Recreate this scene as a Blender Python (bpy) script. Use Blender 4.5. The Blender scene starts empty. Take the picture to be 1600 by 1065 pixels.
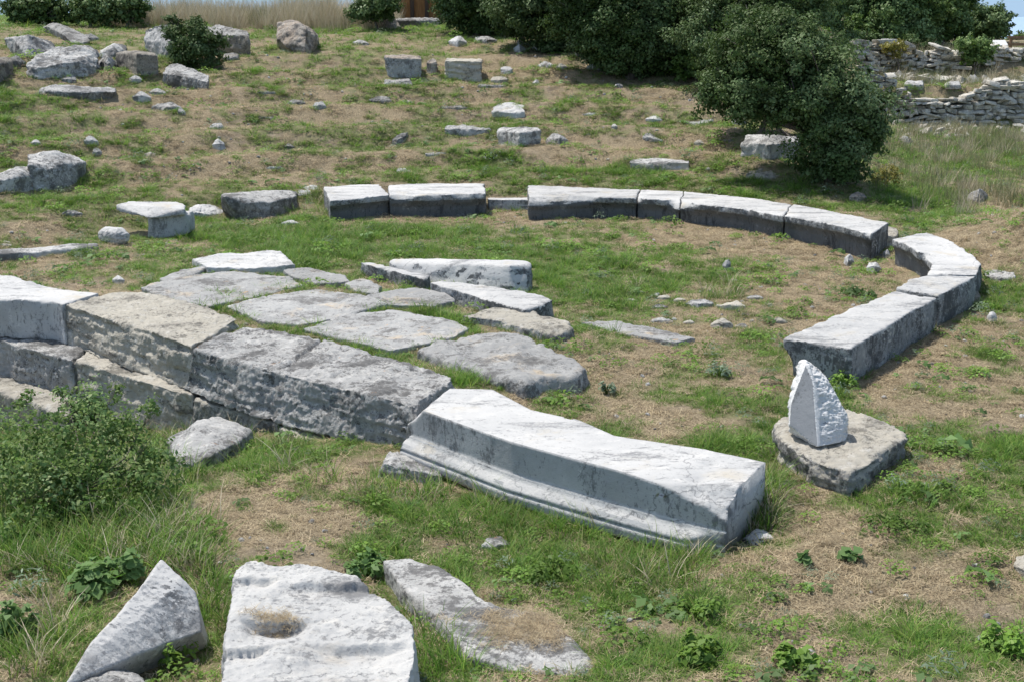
import bpy, bmesh, math, random
import numpy as np
from mathutils import Vector, Matrix
from mathutils.bvhtree import BVHTree

rng = np.random.default_rng(7)
random.seed(7)
scene = bpy.context.scene
C = scene.collection

# ------------------------------------------------------------------ camera
FPX, YH, CAMZ = 2000.0, 20.0, 3.4          # focal length in photo pixels, horizon row, eye height
PITCH = math.atan((532.5 - YH) / FPX)
cam = bpy.data.cameras.new('camera')
cam.sensor_width = 36.0
cam.lens = FPX / 1600 * 36
cam.clip_start, cam.clip_end = 0.1, 20000
camo = bpy.data.objects.new('camera', cam)
C.objects.link(camo)
camo.location = (0, 0, CAMZ)
camo.rotation_euler = (math.pi / 2 - PITCH, 0, 0)
scene.camera = camo

# ------------------------------------------------------------------ sky and sun
SUN_AZ, SUN_EL = math.radians(-47), math.radians(64)     # azimuth from +Y towards +X
w = bpy.data.worlds.new('World')
scene.world = w
w.use_nodes = True
nt = w.node_tree
sky = nt.nodes.new('ShaderNodeTexSky')
sky.sky_type = 'NISHITA'
sky.sun_disc = False
sky.sun_elevation = SUN_EL
sky.sun_rotation = SUN_AZ
sky.altitude = 50
sky.air_density, sky.dust_density, sky.ozone_density = 1.0, 0.8, 1.5
bgn = nt.nodes['Background']
bgn.inputs['Strength'].default_value = 0.15
tint = nt.nodes.new('ShaderNodeMix'); tint.data_type = 'RGBA'; tint.blend_type = 'MULTIPLY'
tint.inputs['Factor'].default_value = 1.0; tint.inputs[7].default_value = (1.12, 1.0, 0.84, 1)
nt.links.new(sky.outputs[0], tint.inputs[6])
nt.links.new(tint.outputs[2], bgn.inputs[0])
sun = bpy.data.lights.new('sun', 'SUN')
sun.energy = 3.5
sun.angle = math.radians(0.53)
sun.color = (1.0, 0.95, 0.87)
suno = bpy.data.objects.new('sun', sun)
C.objects.link(suno)
sd = Vector((math.sin(SUN_AZ) * math.cos(SUN_EL), math.cos(SUN_AZ) * math.cos(SUN_EL), math.sin(SUN_EL)))
suno.rotation_euler = sd.to_track_quat('Z', 'Y').to_euler()
suno.location = (0, 0, 30)
scene.view_settings.view_transform = 'Standard'
scene.view_settings.look = 'None'
scene.view_settings.exposure = 0.55
scene.view_settings.gamma = 1.0
scene.cycles.max_bounces = 6
scene.cycles.transparent_max_bounces = 4

# ------------------------------------------------------------------ noise
_P = rng.permutation(256)
_P = np.concatenate([_P, _P, _P])
_G = rng.normal(size=(256, 3))
_G /= np.linalg.norm(_G, axis=1)[:, None]

def perlin(p):
    p = np.asarray(p, float)
    i = np.floor(p).astype(int)
    f = p - i
    i &= 255
    u = f * f * f * (f * (f * 6 - 15) + 10)
    out = 0
    for dx in (0, 1):
        for dy in (0, 1):
            for dz in (0, 1):
                h = _P[_P[_P[i[:, 0] + dx] + i[:, 1] + dy] + i[:, 2] + dz] & 255
                g = _G[h]
                d = g[:, 0] * (f[:, 0] - dx) + g[:, 1] * (f[:, 1] - dy) + g[:, 2] * (f[:, 2] - dz)
                wx = u[:, 0] if dx else 1 - u[:, 0]
                wy = u[:, 1] if dy else 1 - u[:, 1]
                wz = u[:, 2] if dz else 1 - u[:, 2]
                out = out + d * wx * wy * wz
    return out

def fbm(p, octaves=4, rough=0.5):
    p = np.asarray(p, float)
    a, s, t = 1.0, 1.0, 0
    for k in range(octaves):
        t = t + a * perlin(p * s + 17.3 * k)
        a *= rough
        s *= 2.03
    return t

def noise2(x, y, s, seed=0.0, octaves=3):
    x = np.atleast_1d(np.asarray(x, float)); y = np.atleast_1d(np.asarray(y, float))
    return fbm(np.stack([x * s + seed, y * s - seed, np.full_like(x, seed * 0.37)], 1), octaves)

def sstep(a, b, x):
    t = np.clip((x - a) / (b - a), 0, 1)
    return t * t * (3 - 2 * t)

# ------------------------------------------------------------------ terrain height
OX, OY, ROUT = -0.75, 16.9, 6.9            # centre and outer radius of the orchestra ring
LA, LB = np.array([-5.0, 14.1]), np.array([1.75, 8.95])     # front line of the stage
LD = (LB - LA); LLEN = np.linalg.norm(LD); LD = LD / LLEN
LN = np.array([LD[1], -LD[0]])             # towards the camera

BX, BY = 1.80, 8.75                        # soil heaped at the end of the moulded block
def height(x, y, detail=True):
    x = np.atleast_1d(np.asarray(x, float)); y = np.atleast_1d(np.asarray(y, float))
    r = np.hypot(x - OX, y - OY)
    ang = np.degrees(np.arctan2(x - OX, y - OY))
    rise = np.maximum(r - ROUT, 0)
    cav = 0.22 * sstep(-0.6, 0.4, r - ROUT) + 0.165 * rise
    cav = np.where(cav > 2.2, 2.2 + 1.05 * (1 - np.exp(-(cav - 2.2) / 1.05)), cav)
    cav = cav + sstep(.8, 2.0, rise) * (1 - sstep(11, 15, rise)) * (.10 * np.sin(rise * 3.3 + .8 * noise2(x, y, .3, 44, 2)) + .07 * noise2(x, y, .9, 51, 3))
    s = x - 0.27 * y + 0.6
    low = 0.10 * sstep(-0.4, 0.6, r - ROUT) - 0.010 * rise
    front = sstep(13.5, 17.5, y + 0.25 * x)           # the cavea only rises behind the stage
    wc = (1 - sstep(-1.2, 2.2, s)) * front
    z = low * front + (cav - low * front) * wc
    # terraces held by the rubble walls at the back right
    rt = sstep(0.5, 2.0, s)
    z = z + rt * (1.25 * sstep(40.5, 41.3, y - 0.10 * (x - 14)) + 0.75 * sstep(45.7, 46.5, y) + 0.5 * sstep(47, 56, y))
    # earth bank at the right edge
    z = z + 0.75 * np.exp(-((x - 8.1) / 1.4) ** 2 - ((y - 17.6) / 2.3) ** 2)
    # stage: higher pavement, dropping to lower ground in front of it
    px, py = x - LA[0], y - LA[1]
    t = (px * LD[0] + py * LD[1]) / LLEN
    q = px * LN[0] + py * LN[1]
    pave = sstep(0.25, -0.1, q) * sstep(-3.4, -2.6, q) * sstep(-0.2, 0.1, t) * (1 - sstep(0.62, 0.72, t))
    z = z + (0.10 - z) * pave
    drop = -1.05 + 0.88 * sstep(-0.05, 0.7, t)
    drop = drop * (1 - 0.75 * sstep(1.2, 3.8, q)) 
    dw = sstep(-0.35, 0.15, q) * (1 - sstep(1.0, 1.12, t))
    z = z + (drop - z) * dw
    z = z + 0.18 * np.exp(-((x - BX) / .25) ** 2 - ((y - BY) / .32) ** 2)
    z = z + 0.25 * sstep(7.0, 4.0, y)                 # ground climbs towards the viewer
    # plateau edge, plain far below
    far = sstep(75, 190, np.hypot(x, y))
    z = z * (1 - far) - 22 * far
    if detail:
        near = 1 - sstep(60, 120, np.hypot(x, y))
        z = z + near * (0.05 * noise2(x, y, 0.45, 3.1, 3) * (1 + 0.6 * wc) + 0.022 * noise2(x, y, 2.3, 8.7, 3))
    return z

# ------------------------------------------------------------------ pixel -> world (layout helper)
CP, SP = math.cos(PITCH), math.sin(PITCH)
def ray(px, py):
    u = (px - 800.0) / FPX; v = -(py - 532.5) / FPX
    return np.array([u, CP + v * SP, -SP + v * CP])
def at_y(px, py, y):
    d = ray(px, py); return np.array([0, 0, CAMZ]) + d * (y / d[1])
def at_z(px, py, z):
    d = ray(px, py); return np.array([0, 0, CAMZ]) + d * ((z - CAMZ) / d[2])
def ground(px, py):
    d = ray(px, py)
    t = np.concatenate([np.arange(3.5, 30, 0.02), np.arange(30, 110, 0.08)])
    P = np.array([0, 0, CAMZ]) + d[None, :] * t[:, None]
    below = P[:, 2] <= height(P[:, 0], P[:, 1])
    k = int(np.argmax(below)) if below.any() else len(t) - 1
    return P[k]
def project(P):
    P = np.asarray(P, float)
    y = P[:, 1] * CP - (P[:, 2] - CAMZ) * SP
    up = P[:, 1] * SP + (P[:, 2] - CAMZ) * CP
    y = np.where(np.abs(y) < 1e-3, 1e-3, y)
    return 800 + FPX * P[:, 0] / y, 532.5 - FPX * up / y

# ------------------------------------------------------------------ object helpers
def tag(o, label=None, cat=None, group=None, kind=None):
    if label: o['label'] = label
    if cat: o['category'] = cat
    if group: o['group'] = group
    if kind: o['kind'] = kind
    return o

def mesh_obj(name, V, F, mats, parent=None, smooth=True, mi=None, origin=None):
    V = np.asarray(V, float)
    if origin is not None:
        V = V - np.asarray(origin)
    me = bpy.data.meshes.new(name)
    if isinstance(F, np.ndarray):
        n, k = F.shape
        me.vertices.add(len(V)); me.vertices.foreach_set('co', V.ravel())
        me.loops.add(n * k); me.loops.foreach_set('vertex_index', F.astype(np.int32).ravel())
        me.polygons.add(n)
        me.polygons.foreach_set('loop_start', np.arange(0, n * k, k, dtype=np.int32))
        me.update(calc_edges=True)
    else:
        me.from_pydata([tuple(v) for v in V], [], [tuple(f) for f in F])
        me.update()
    for m in (mats if isinstance(mats, (list, tuple)) else [mats]):
        me.materials.append(m)
    if mi is not None:
        me.polygons.foreach_set('material_index', np.asarray(mi, np.int32))
    if smooth:
        me.polygons.foreach_set('use_smooth', np.ones(len(me.polygons), bool))
    o = bpy.data.objects.new(name, me)
    C.objects.link(o)
    if origin is not None and parent is None:
        o.location = origin
    if parent is not None:
        o.parent = parent
    return o

def empty(name, loc):
    o = bpy.data.objects.new(name, None)
    o.empty_display_size = 0.2
    o.location = loc
    C.objects.link(o)
    return o

# ------------------------------------------------------------------ materials
def new_mat(name):
    m = bpy.data.materials.new(name); m.use_nodes = True
    return m, m.node_tree.nodes, m.node_tree.links

def N(nodes, t, **kw):
    n = nodes.new(t)
    for k, v in kw.items():
        if k in n.inputs: n.inputs[k].default_value = v
        else: setattr(n, k, v)
    return n

def ramp(nodes, links, src, a, b):
    r = nodes.new('ShaderNodeMapRange')
    r.interpolation_type = 'SMOOTHSTEP'
    r.inputs['From Min'].default_value = a; r.inputs['From Max'].default_value = b
    links.new(src, r.inputs['Value'])
    return r.outputs[0]

def mix(nodes, links, fac, a, b):
    m = nodes.new('ShaderNodeMix'); m.data_type = 'RGBA'
    if isinstance(fac, (int, float)): m.inputs['Factor'].default_value = fac
    else: links.new(fac, m.inputs['Factor'])
    for sock, v in ((m.inputs[6], a), (m.inputs[7], b)):
        if isinstance(v, tuple): sock.default_value = (*v, 1)
        else: links.new(v, sock)
    return m.outputs[2]

def stone_mat(name, base, alt, dark, light, dark_amt=0.5, light_amt=0.5, orange=0.0, warm=None, bump=0.6,
              rough=0.9, scale=1.0, streak=None, orange_col=(0.55, 0.25, 0.06)):
    m, nd, lk = new_mat(name)
    bs = nd['Principled BSDF']
    bs.inputs['Roughness'].default_value = rough
    bs.inputs['Specular IOR Level'].default_value = 0.25
    tc = nd.new('ShaderNodeTexCoord'); oi = nd.new('ShaderNodeObjectInfo')
    off = N(nd, 'ShaderNodeVectorMath', operation='SCALE'); off.inputs[0].default_value = (31, 17, 23)
    lk.new(oi.outputs['Random'], off.inputs['Scale'])
    add = N(nd, 'ShaderNodeVectorMath', operation='ADD')
    lk.new(tc.outputs['Object'], add.inputs[0]); lk.new(off.outputs[0], add.inputs[1])
    vec = add.outputs[0]
    def noise(sc, det=6, ro=0.6, v=vec, dist=0.0):
        n = N(nd, 'ShaderNodeTexNoise', Scale=sc * scale, Detail=det, Roughness=ro, Distortion=dist)
        lk.new(v, n.inputs['Vector']); return n.outputs['Fac']
    n1 = noise(1.3, 7, 0.62)
    col = mix(nd, lk, ramp(nd, lk, n1, 0.35, 0.68), base, alt)
    if warm:
        col = mix(nd, lk, ramp(nd, lk, noise(2.1, 5, 0.6, dist=0.4), 0.55, 0.75), col, warm)
    # pale crust
    n3 = noise(6.5, 8, 0.72)
    col = mix(nd, lk, ramp(nd, lk, n3, 0.62 - 0.18 * light_amt, 0.74 - 0.14 * light_amt), col, light)
    # soft grey weathering, then crisp dark lichen specks gathered in patches
    if streak:
        mp = N(nd, 'ShaderNodeMapping'); mp.inputs['Scale'].default_value = streak
        lk.new(vec, mp.inputs['Vector']); v2 = mp.outputs[0]
    else:
        v2 = vec
    patch = noise(1.9, 5, 0.6, v2, 0.3)
    soft = N(nd, 'ShaderNodeMath', operation='MULTIPLY'); soft.inputs[1].default_value = 0.35 + 0.5 * dark_amt
    lk.new(ramp(nd, lk, patch, 0.60 - 0.12 * dark_amt, 0.80 - 0.10 * dark_amt), soft.inputs[0])
    col = mix(nd, lk, soft.outputs[0], col, dark)
    for sc_, amt in ((11, 0.85), (34, 0.7)):
        sp = noise(sc_, 6, 0.72, v2 if sc_ < 20 else vec)
        ad = N(nd, 'ShaderNodeMath', operation='MULTIPLY_ADD'); ad.inputs[1].default_value = 0.55
        lk.new(patch, ad.inputs[0]); lk.new(sp, ad.inputs[2])
        th = 0.98 - 0.17 * dark_amt
        am = N(nd, 'ShaderNodeMath', operation='MULTIPLY'); am.inputs[1].default_value = amt
        lk.new(ramp(nd, lk, ad.outputs[0], th - .05, th + .05), am.inputs[0])
        col = mix(nd, lk, am.outputs[0], col, dark)
    wn = N(nd, 'ShaderNodeTexNoise', Scale=3.0, Detail=5.0, Roughness=0.6); lk.new(vec, wn.inputs['Vector'])
    wv = N(nd, 'ShaderNodeMix'); wv.data_type = 'VECTOR'; wv.inputs['Factor'].default_value = 0.35
    lk.new(vec, wv.inputs[4]); lk.new(wn.outputs['Color'], wv.inputs[5])
    vc = N(nd, 'ShaderNodeTexVoronoi', Scale=2.3, feature='DISTANCE_TO_EDGE'); lk.new(wv.outputs[1], vc.inputs['Vector'])
    cm = N(nd, 'ShaderNodeMath', operation='MULTIPLY'); lk.new(ramp(nd, lk, vc.outputs['Distance'], 0.014, 0.003), cm.inputs[0]); lk.new(ramp(nd, lk, noise(1.1, 3, 0.5), 0.50, 0.60), cm.inputs[1])
    crack = cm.outputs[0]
    cm2 = N(nd, 'ShaderNodeMath', operation='MULTIPLY'); lk.new(crack, cm2.inputs[0]); cm2.inputs[1].default_value = 0.75
    col = mix(nd, lk, cm2.outputs[0], col, dark)
    if orange > 0:
        n6 = noise(2.6, 6, 0.7, dist=0.6)
        n7 = noise(11, 5, 0.7)
        mm = N(nd, 'ShaderNodeMath', operation='MULTIPLY_ADD'); mm.inputs[1].default_value = 0.5
        lk.new(n7, mm.inputs[0]); lk.new(n6, mm.inputs[2])
        t6 = 1.02 - 0.2 * orange
        col = mix(nd, lk, ramp(nd, lk, mm.outputs[0], t6, t6 + 0.1), col, orange_col)
    # small tone shift per stone
    hs = N(nd, 'ShaderNodeHueSaturation')
    mr = N(nd, 'ShaderNodeMapRange'); mr.inputs['To Min'].default_value = 0.86; mr.inputs['To Max'].default_value = 1.08
    lk.new(oi.outputs['Random'], mr.inputs['Value']); lk.new(mr.outputs[0], hs.inputs['Value'])
    lk.new(col, hs.inputs['Color'])
    lk.new(hs.outputs[0], bs.inputs['Base Color'])
    b1 = N(nd, 'ShaderNodeBump', Strength=bump, Distance=0.03)
    lk.new(noise(9, 8, 0.7), b1.inputs['Height'])
    b2 = N(nd, 'ShaderNodeBump', Strength=bump * 0.8, Distance=0.012)
    lk.new(noise(48, 5, 0.75), b2.inputs['Height']); lk.new(b1.outputs[0], b2.inputs['Normal'])
    lk.new(b2.outputs[0], bs.inputs['Normal'])
    return m

M = {}
M['marble'] = stone_mat('white_marble', (0.525, 0.52, 0.508), (0.44, 0.44, 0.436), (0.22, 0.222, 0.225), (0.56, 0.55, 0.53),
                        dark_amt=0.62, light_amt=0.5, warm=(0.47, 0.43, 0.36), bump=0.4, streak=(0.6, 2.0, 2.0), rough=0.75)
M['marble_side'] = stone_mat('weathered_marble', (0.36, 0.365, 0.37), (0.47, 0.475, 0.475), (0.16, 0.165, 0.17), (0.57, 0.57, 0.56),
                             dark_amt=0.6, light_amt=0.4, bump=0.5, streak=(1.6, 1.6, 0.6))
M['marble_rough'] = stone_mat('rough_broken_marble', (0.42, 0.43, 0.44), (0.32, 0.33, 0.34), (0.11, 0.115, 0.12), (0.60, 0.60, 0.59),
                              dark_amt=1.0, light_amt=0.6, bump=1.2, scale=1.6)
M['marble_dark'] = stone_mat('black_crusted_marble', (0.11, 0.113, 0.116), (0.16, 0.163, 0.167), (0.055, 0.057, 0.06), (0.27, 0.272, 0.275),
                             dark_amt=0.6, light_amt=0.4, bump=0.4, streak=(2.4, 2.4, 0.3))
M['white_rock'] = stone_mat('white_weathered_rock', (0.55, 0.545, 0.53), (0.46, 0.46, 0.455), (0.20, 0.202, 0.205), (0.59, 0.575, 0.545),
                            dark_amt=0.65, light_amt=0.5, warm=(0.46, 0.41, 0.34), bump=0.7, scale=1.0)
M['shard_lit'] = stone_mat('lit_broken_marble', (0.70, 0.70, 0.695), (0.60, 0.605, 0.61), (0.22, 0.20, 0.18), (0.76, 0.76, 0.75),
                       dark_amt=0.35, light_amt=0.5, warm=(0.52, 0.46, 0.40), bump=0.8, scale=2.0)  # broken side of the shard, its sunlit white painted into the colour
M['wall'] = stone_mat('pale_rubble_stone', (0.54, 0.515, 0.455), (0.44, 0.42, 0.375), (0.18, 0.17, 0.15), (0.64, 0.62, 0.575),
                      dark_amt=0.6, light_amt=0.7, orange=0.2, warm=(0.42, 0.34, 0.25), bump=1.0, scale=1.5)
M['shard_lit2'] = stone_mat('grey_speckled_marble', (0.46, 0.46, 0.46), (0.38, 0.385, 0.39), (0.17, 0.172, 0.175), (0.62, 0.62, 0.61),
                        dark_amt=0.5, light_amt=0.6, bump=0.7, scale=1.4)
M['beige_front'] = stone_mat('layered_beige_limestone', (0.48, 0.45, 0.385), (0.40, 0.38, 0.33), (0.14, 0.13, 0.115), (0.58, 0.57, 0.54), dark_amt=0.5, light_amt=0.6, orange=0.2, bump=1.2, scale=1.2, streak=(1.0, 1.0, 2.6))
M['pitted_front'] = stone_mat('pitted_pale_limestone', (0.50, 0.50, 0.49), (0.40, 0.40, 0.395), (0.11, 0.108, 0.105), (0.62, 0.62, 0.61), dark_amt=0.6, light_amt=0.8, bump=1.4, scale=1.8)
M['shard_shaded'] = stone_mat('shaded_marble_face', (0.20, 0.21, 0.225), (0.25, 0.26, 0.27), (0.12, 0.125, 0.13), (0.32, 0.33, 0.34), dark_amt=0.3, light_amt=0.3, bump=0.25, streak=(3, 3, .6))  # left face of the shard, shade put in as a darker grey
M['boulder'] = stone_mat('grey_white_limestone', (0.47, 0.465, 0.45), (0.38, 0.38, 0.375), (0.14, 0.138, 0.135), (0.58, 0.57, 0.55),
                         dark_amt=0.9, light_amt=0.75, orange=0.45, bump=1.0, scale=1.2)
M['grey'] = stone_mat('grey_limestone', (0.37, 0.365, 0.35), (0.29, 0.285, 0.275), (0.12, 0.117, 0.112), (0.50, 0.49, 0.47),
                      dark_amt=0.95, light_amt=0.65, orange=0.2, warm=(0.39, 0.34, 0.27), bump=1.2, scale=1.2)
M['beige'] = stone_mat('beige_limestone', (0.46, 0.43, 0.365), (0.40, 0.375, 0.325), (0.17, 0.16, 0.14), (0.55, 0.53, 0.485),
                       dark_amt=0.65, light_amt=0.5, orange=0.15, bump=0.9, scale=1.2)
M['paving'] = stone_mat('worn_paving_limestone', (0.37, 0.37, 0.362), (0.31, 0.31, 0.305), (0.15, 0.147, 0.142), (0.45, 0.445, 0.43),
                        dark_amt=0.7, light_amt=0.55, orange=0.5, warm=(0.48, 0.40, 0.30), bump=0.7, scale=1.2, orange_col=(0.50, 0.33, 0.18))
M['rusty'] = stone_mat('orange_lichen_limestone', (0.40, 0.365, 0.32), (0.38, 0.30, 0.23), (0.13, 0.12, 0.11), (0.50, 0.475, 0.44),
                       dark_amt=0.9, light_amt=0.5, orange=0.6, bump=1.1, scale=1.5)
M['brown'] = stone_mat('brown_limestone', (0.29, 0.265, 0.225), (0.33, 0.305, 0.26), (0.11, 0.10, 0.09), (0.44, 0.41, 0.36),
                       dark_amt=0.9, light_amt=0.45, orange=0.15, bump=1.0, scale=1.8)

def leaf_mat(name, cols, trans=0.3, vary=0.35, rough=0.55, spec=0.25, tone=False):
    """green varied per leaf (mesh islands) and per instance"""
    m, nd, lk = new_mat(name)
    bs = nd['Principled BSDF']
    geo = nd.new('ShaderNodeNewGeometry'); oi = nd.new('ShaderNodeObjectInfo')
    ad = N(nd, 'ShaderNodeMath', operation='ADD'); lk.new(geo.outputs['Random Per Island'], ad.inputs[0]); lk.new(oi.outputs['Random'], ad.inputs[1])
    fr = N(nd, 'ShaderNodeMath', operation='FRACT'); lk.new(ad.outputs[0], fr.inputs[0])
    cr = nd.new('ShaderNodeValToRGB')
    el = cr.color_ramp.elements
    while len(el) < len(cols): el.new(0.5)
    for i, c in enumerate(cols):
        el[i].position = i / max(1, len(cols) - 1); el[i].color = (*c, 1)
    lk.new(fr.outputs[0], cr.inputs['Fac'])
    hs = N(nd, 'ShaderNodeHueSaturation')
    mr = N(nd, 'ShaderNodeMapRange'); mr.inputs['To Min'].default_value = 1 - vary; mr.inputs['To Max'].default_value = 1 + vary
    lk.new(oi.outputs['Random'], mr.inputs['Value']); lk.new(mr.outputs[0], hs.inputs['Value']); lk.new(cr.outputs[0], hs.inputs['Color'])
    if tone:
        ta = N(nd, 'ShaderNodeAttribute'); ta.attribute_name = 'tone'
        tm = N(nd, 'ShaderNodeMapRange'); tm.inputs['To Min'].default_value = .55; tm.inputs['To Max'].default_value = 1.75; lk.new(ta.outputs['Fac'], tm.inputs['Value'])
        h2 = N(nd, 'ShaderNodeHueSaturation'); lk.new(hs.outputs[0], h2.inputs['Color']); lk.new(tm.outputs[0], h2.inputs['Value'])
        sm_ = N(nd, 'ShaderNodeMapRange'); sm_.inputs['To Min'].default_value = 1.1; sm_.inputs['To Max'].default_value = .75; lk.new(ta.outputs['Fac'], sm_.inputs['Value']); lk.new(sm_.outputs[0], h2.inputs['Saturation'])
        hs = h2
    lk.new(hs.outputs[0], bs.inputs['Base Color'])
    bs.inputs['Roughness'].default_value = rough
    bs.inputs['Specular IOR Level'].default_value = spec
    tr = nd.new('ShaderNodeBsdfTranslucent'); lk.new(hs.outputs[0], tr.inputs['Color'])
    mx = N(nd, 'ShaderNodeMixShader'); mx.inputs[0].default_value = trans
    lk.new(bs.outputs[0], mx.inputs[1]); lk.new(tr.outputs[0], mx.inputs[2])
    lk.new(mx.outputs[0], nd['Material Output'].inputs['Surface'])
    return m

M['grass'] = leaf_mat('green_grass', [(0.08, 0.185, 0.025), (0.125, 0.25, 0.035), (0.10, 0.215, 0.035), (0.18, 0.295, 0.05), (0.28, 0.33, 0.09)], 0.45, .40)
M['grass_mixed'] = leaf_mat('yellowing_grass', [(0.11, 0.215, 0.035), (0.17, 0.265, 0.055), (0.42, 0.35, 0.20), (0.13, 0.245, 0.04)], 0.4)
M['straw'] = leaf_mat('dry_straw', [(0.50, 0.41, 0.26), (0.34, 0.265, 0.165), (0.58, 0.49, 0.325), (0.22, 0.17, 0.11), (0.40, 0.31, 0.19)], 0.25)
M['clover'] = leaf_mat('fresh_clover_leaf', [(0.16, 0.28, 0.045), (0.20, 0.33, 0.06), (0.12, 0.23, 0.04), (0.24, 0.36, 0.09)], 0.45)
M['mallow'] = leaf_mat('blue_green_mallow_leaf', [(0.11, 0.20, 0.06), (0.16, 0.26, 0.09), (0.13, 0.23, 0.075)], 0.4)
M['spurge'] = leaf_mat('grey_green_herb', [(0.14, 0.20, 0.13), (0.18, 0.24, 0.16), (0.11, 0.17, 0.10)], 0.25)
M['oak_leaf'] = leaf_mat('dark_oak_leaf', [(0.05, 0.098, 0.024), (0.085, 0.142, 0.038), (0.064, 0.115, 0.03), (0.13, 0.175, 0.07)], 0.25, 0.1, 0.6, 0.2, tone=True)
M['bright_leaf'] = leaf_mat('bright_shrub_leaf', [(0.10, 0.18, 0.03), (0.14, 0.23, 0.045), (0.08, 0.15, 0.03)], 0.35, 0.1, tone=True)
M['far_leaf'] = leaf_mat('far_tree_leaf', [(0.07, 0.13, 0.032), (0.12, 0.19, 0.05), (0.085, 0.15, 0.038)], 0.25, 0.15, tone=True)
M['bramble_leaf'] = leaf_mat('bramble_leaf', [(0.075, 0.165, 0.03), (0.13, 0.235, 0.045), (0.20, 0.27, 0.07), (0.09, 0.19, 0.035)], 0.4, 0.1, tone=True)
M['yellow_leaf'] = leaf_mat('yellow_green_shrub_leaf', [(0.26, 0.24, 0.05), (0.33, 0.30, 0.08), (0.20, 0.22, 0.05)], 0.3, 0.1)
M['tall_dry'] = leaf_mat('tall_dry_grass', [(0.50, 0.44, 0.32), (0.40, 0.34, 0.23), (0.56, 0.50, 0.38), (0.30, 0.28, 0.17)], 0.2, 0.15)
M['tall_green'] = leaf_mat('tall_meadow_grass', [(0.14, 0.18, 0.08), (0.24, 0.25, 0.12), (0.36, 0.32, 0.18), (0.11, 0.16, 0.08)], 0.25, 0.25)

def bark_mat():
    m, nd, lk = new_mat('grey_brown_bark')
    bs = nd['Principled BSDF']; bs.inputs['Roughness'].default_value = 0.95
    tc = nd.new('ShaderNodeTexCoord')
    n = N(nd, 'ShaderNodeTexNoise', Scale=9.0, Detail=7.0, Roughness=0.7); lk.new(tc.outputs['Object'], n.inputs['Vector'])
    lk.new(mix(nd, lk, ramp(nd, lk, n.outputs['Fac'], 0.35, 0.65), (0.07, 0.055, 0.042), (0.20, 0.175, 0.15)), bs.inputs['Base Color'])
    b = N(nd, 'ShaderNodeBump', Strength=0.8, Distance=0.02); lk.new(n.outputs['Fac'], b.inputs['Height']); lk.new(b.outputs[0], bs.inputs['Normal'])
    return m
M['bark'] = bark_mat()

def wood_mat(name, a, b):
    m, nd, lk = new_mat(name)
    bs = nd['Principled BSDF']; bs.inputs['Roughness'].default_value = 0.7
    tc = nd.new('ShaderNodeTexCoord'); mp = N(nd, 'ShaderNodeMapping'); mp.inputs['Scale'].default_value = (9, 9, 0.8)
    lk.new(tc.outputs['Object'], mp.inputs[0])
    n = N(nd, 'ShaderNodeTexNoise', Scale=3.0, Detail=6.0); lk.new(mp.outputs[0], n.inputs['Vector'])
    lk.new(mix(nd, lk, ramp(nd, lk, n.outputs['Fac'], 0.35, 0.65), a, b), bs.inputs['Base Color'])
    return m
M['rust_wood'] = wood_mat('orange_brown_wood', (0.30, 0.13, 0.04), (0.42, 0.20, 0.07))
M['dark_wood'] = wood_mat('dark_brown_wood', (0.05, 0.03, 0.02), (0.09, 0.05, 0.03))
M['rail_wood'] = wood_mat('brown_rail_wood', (0.20, 0.12, 0.07), (0.28, 0.17, 0.10))
M['panel'] = wood_mat('pale_panel', (0.62, 0.62, 0.60), (0.70, 0.70, 0.68))

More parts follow.
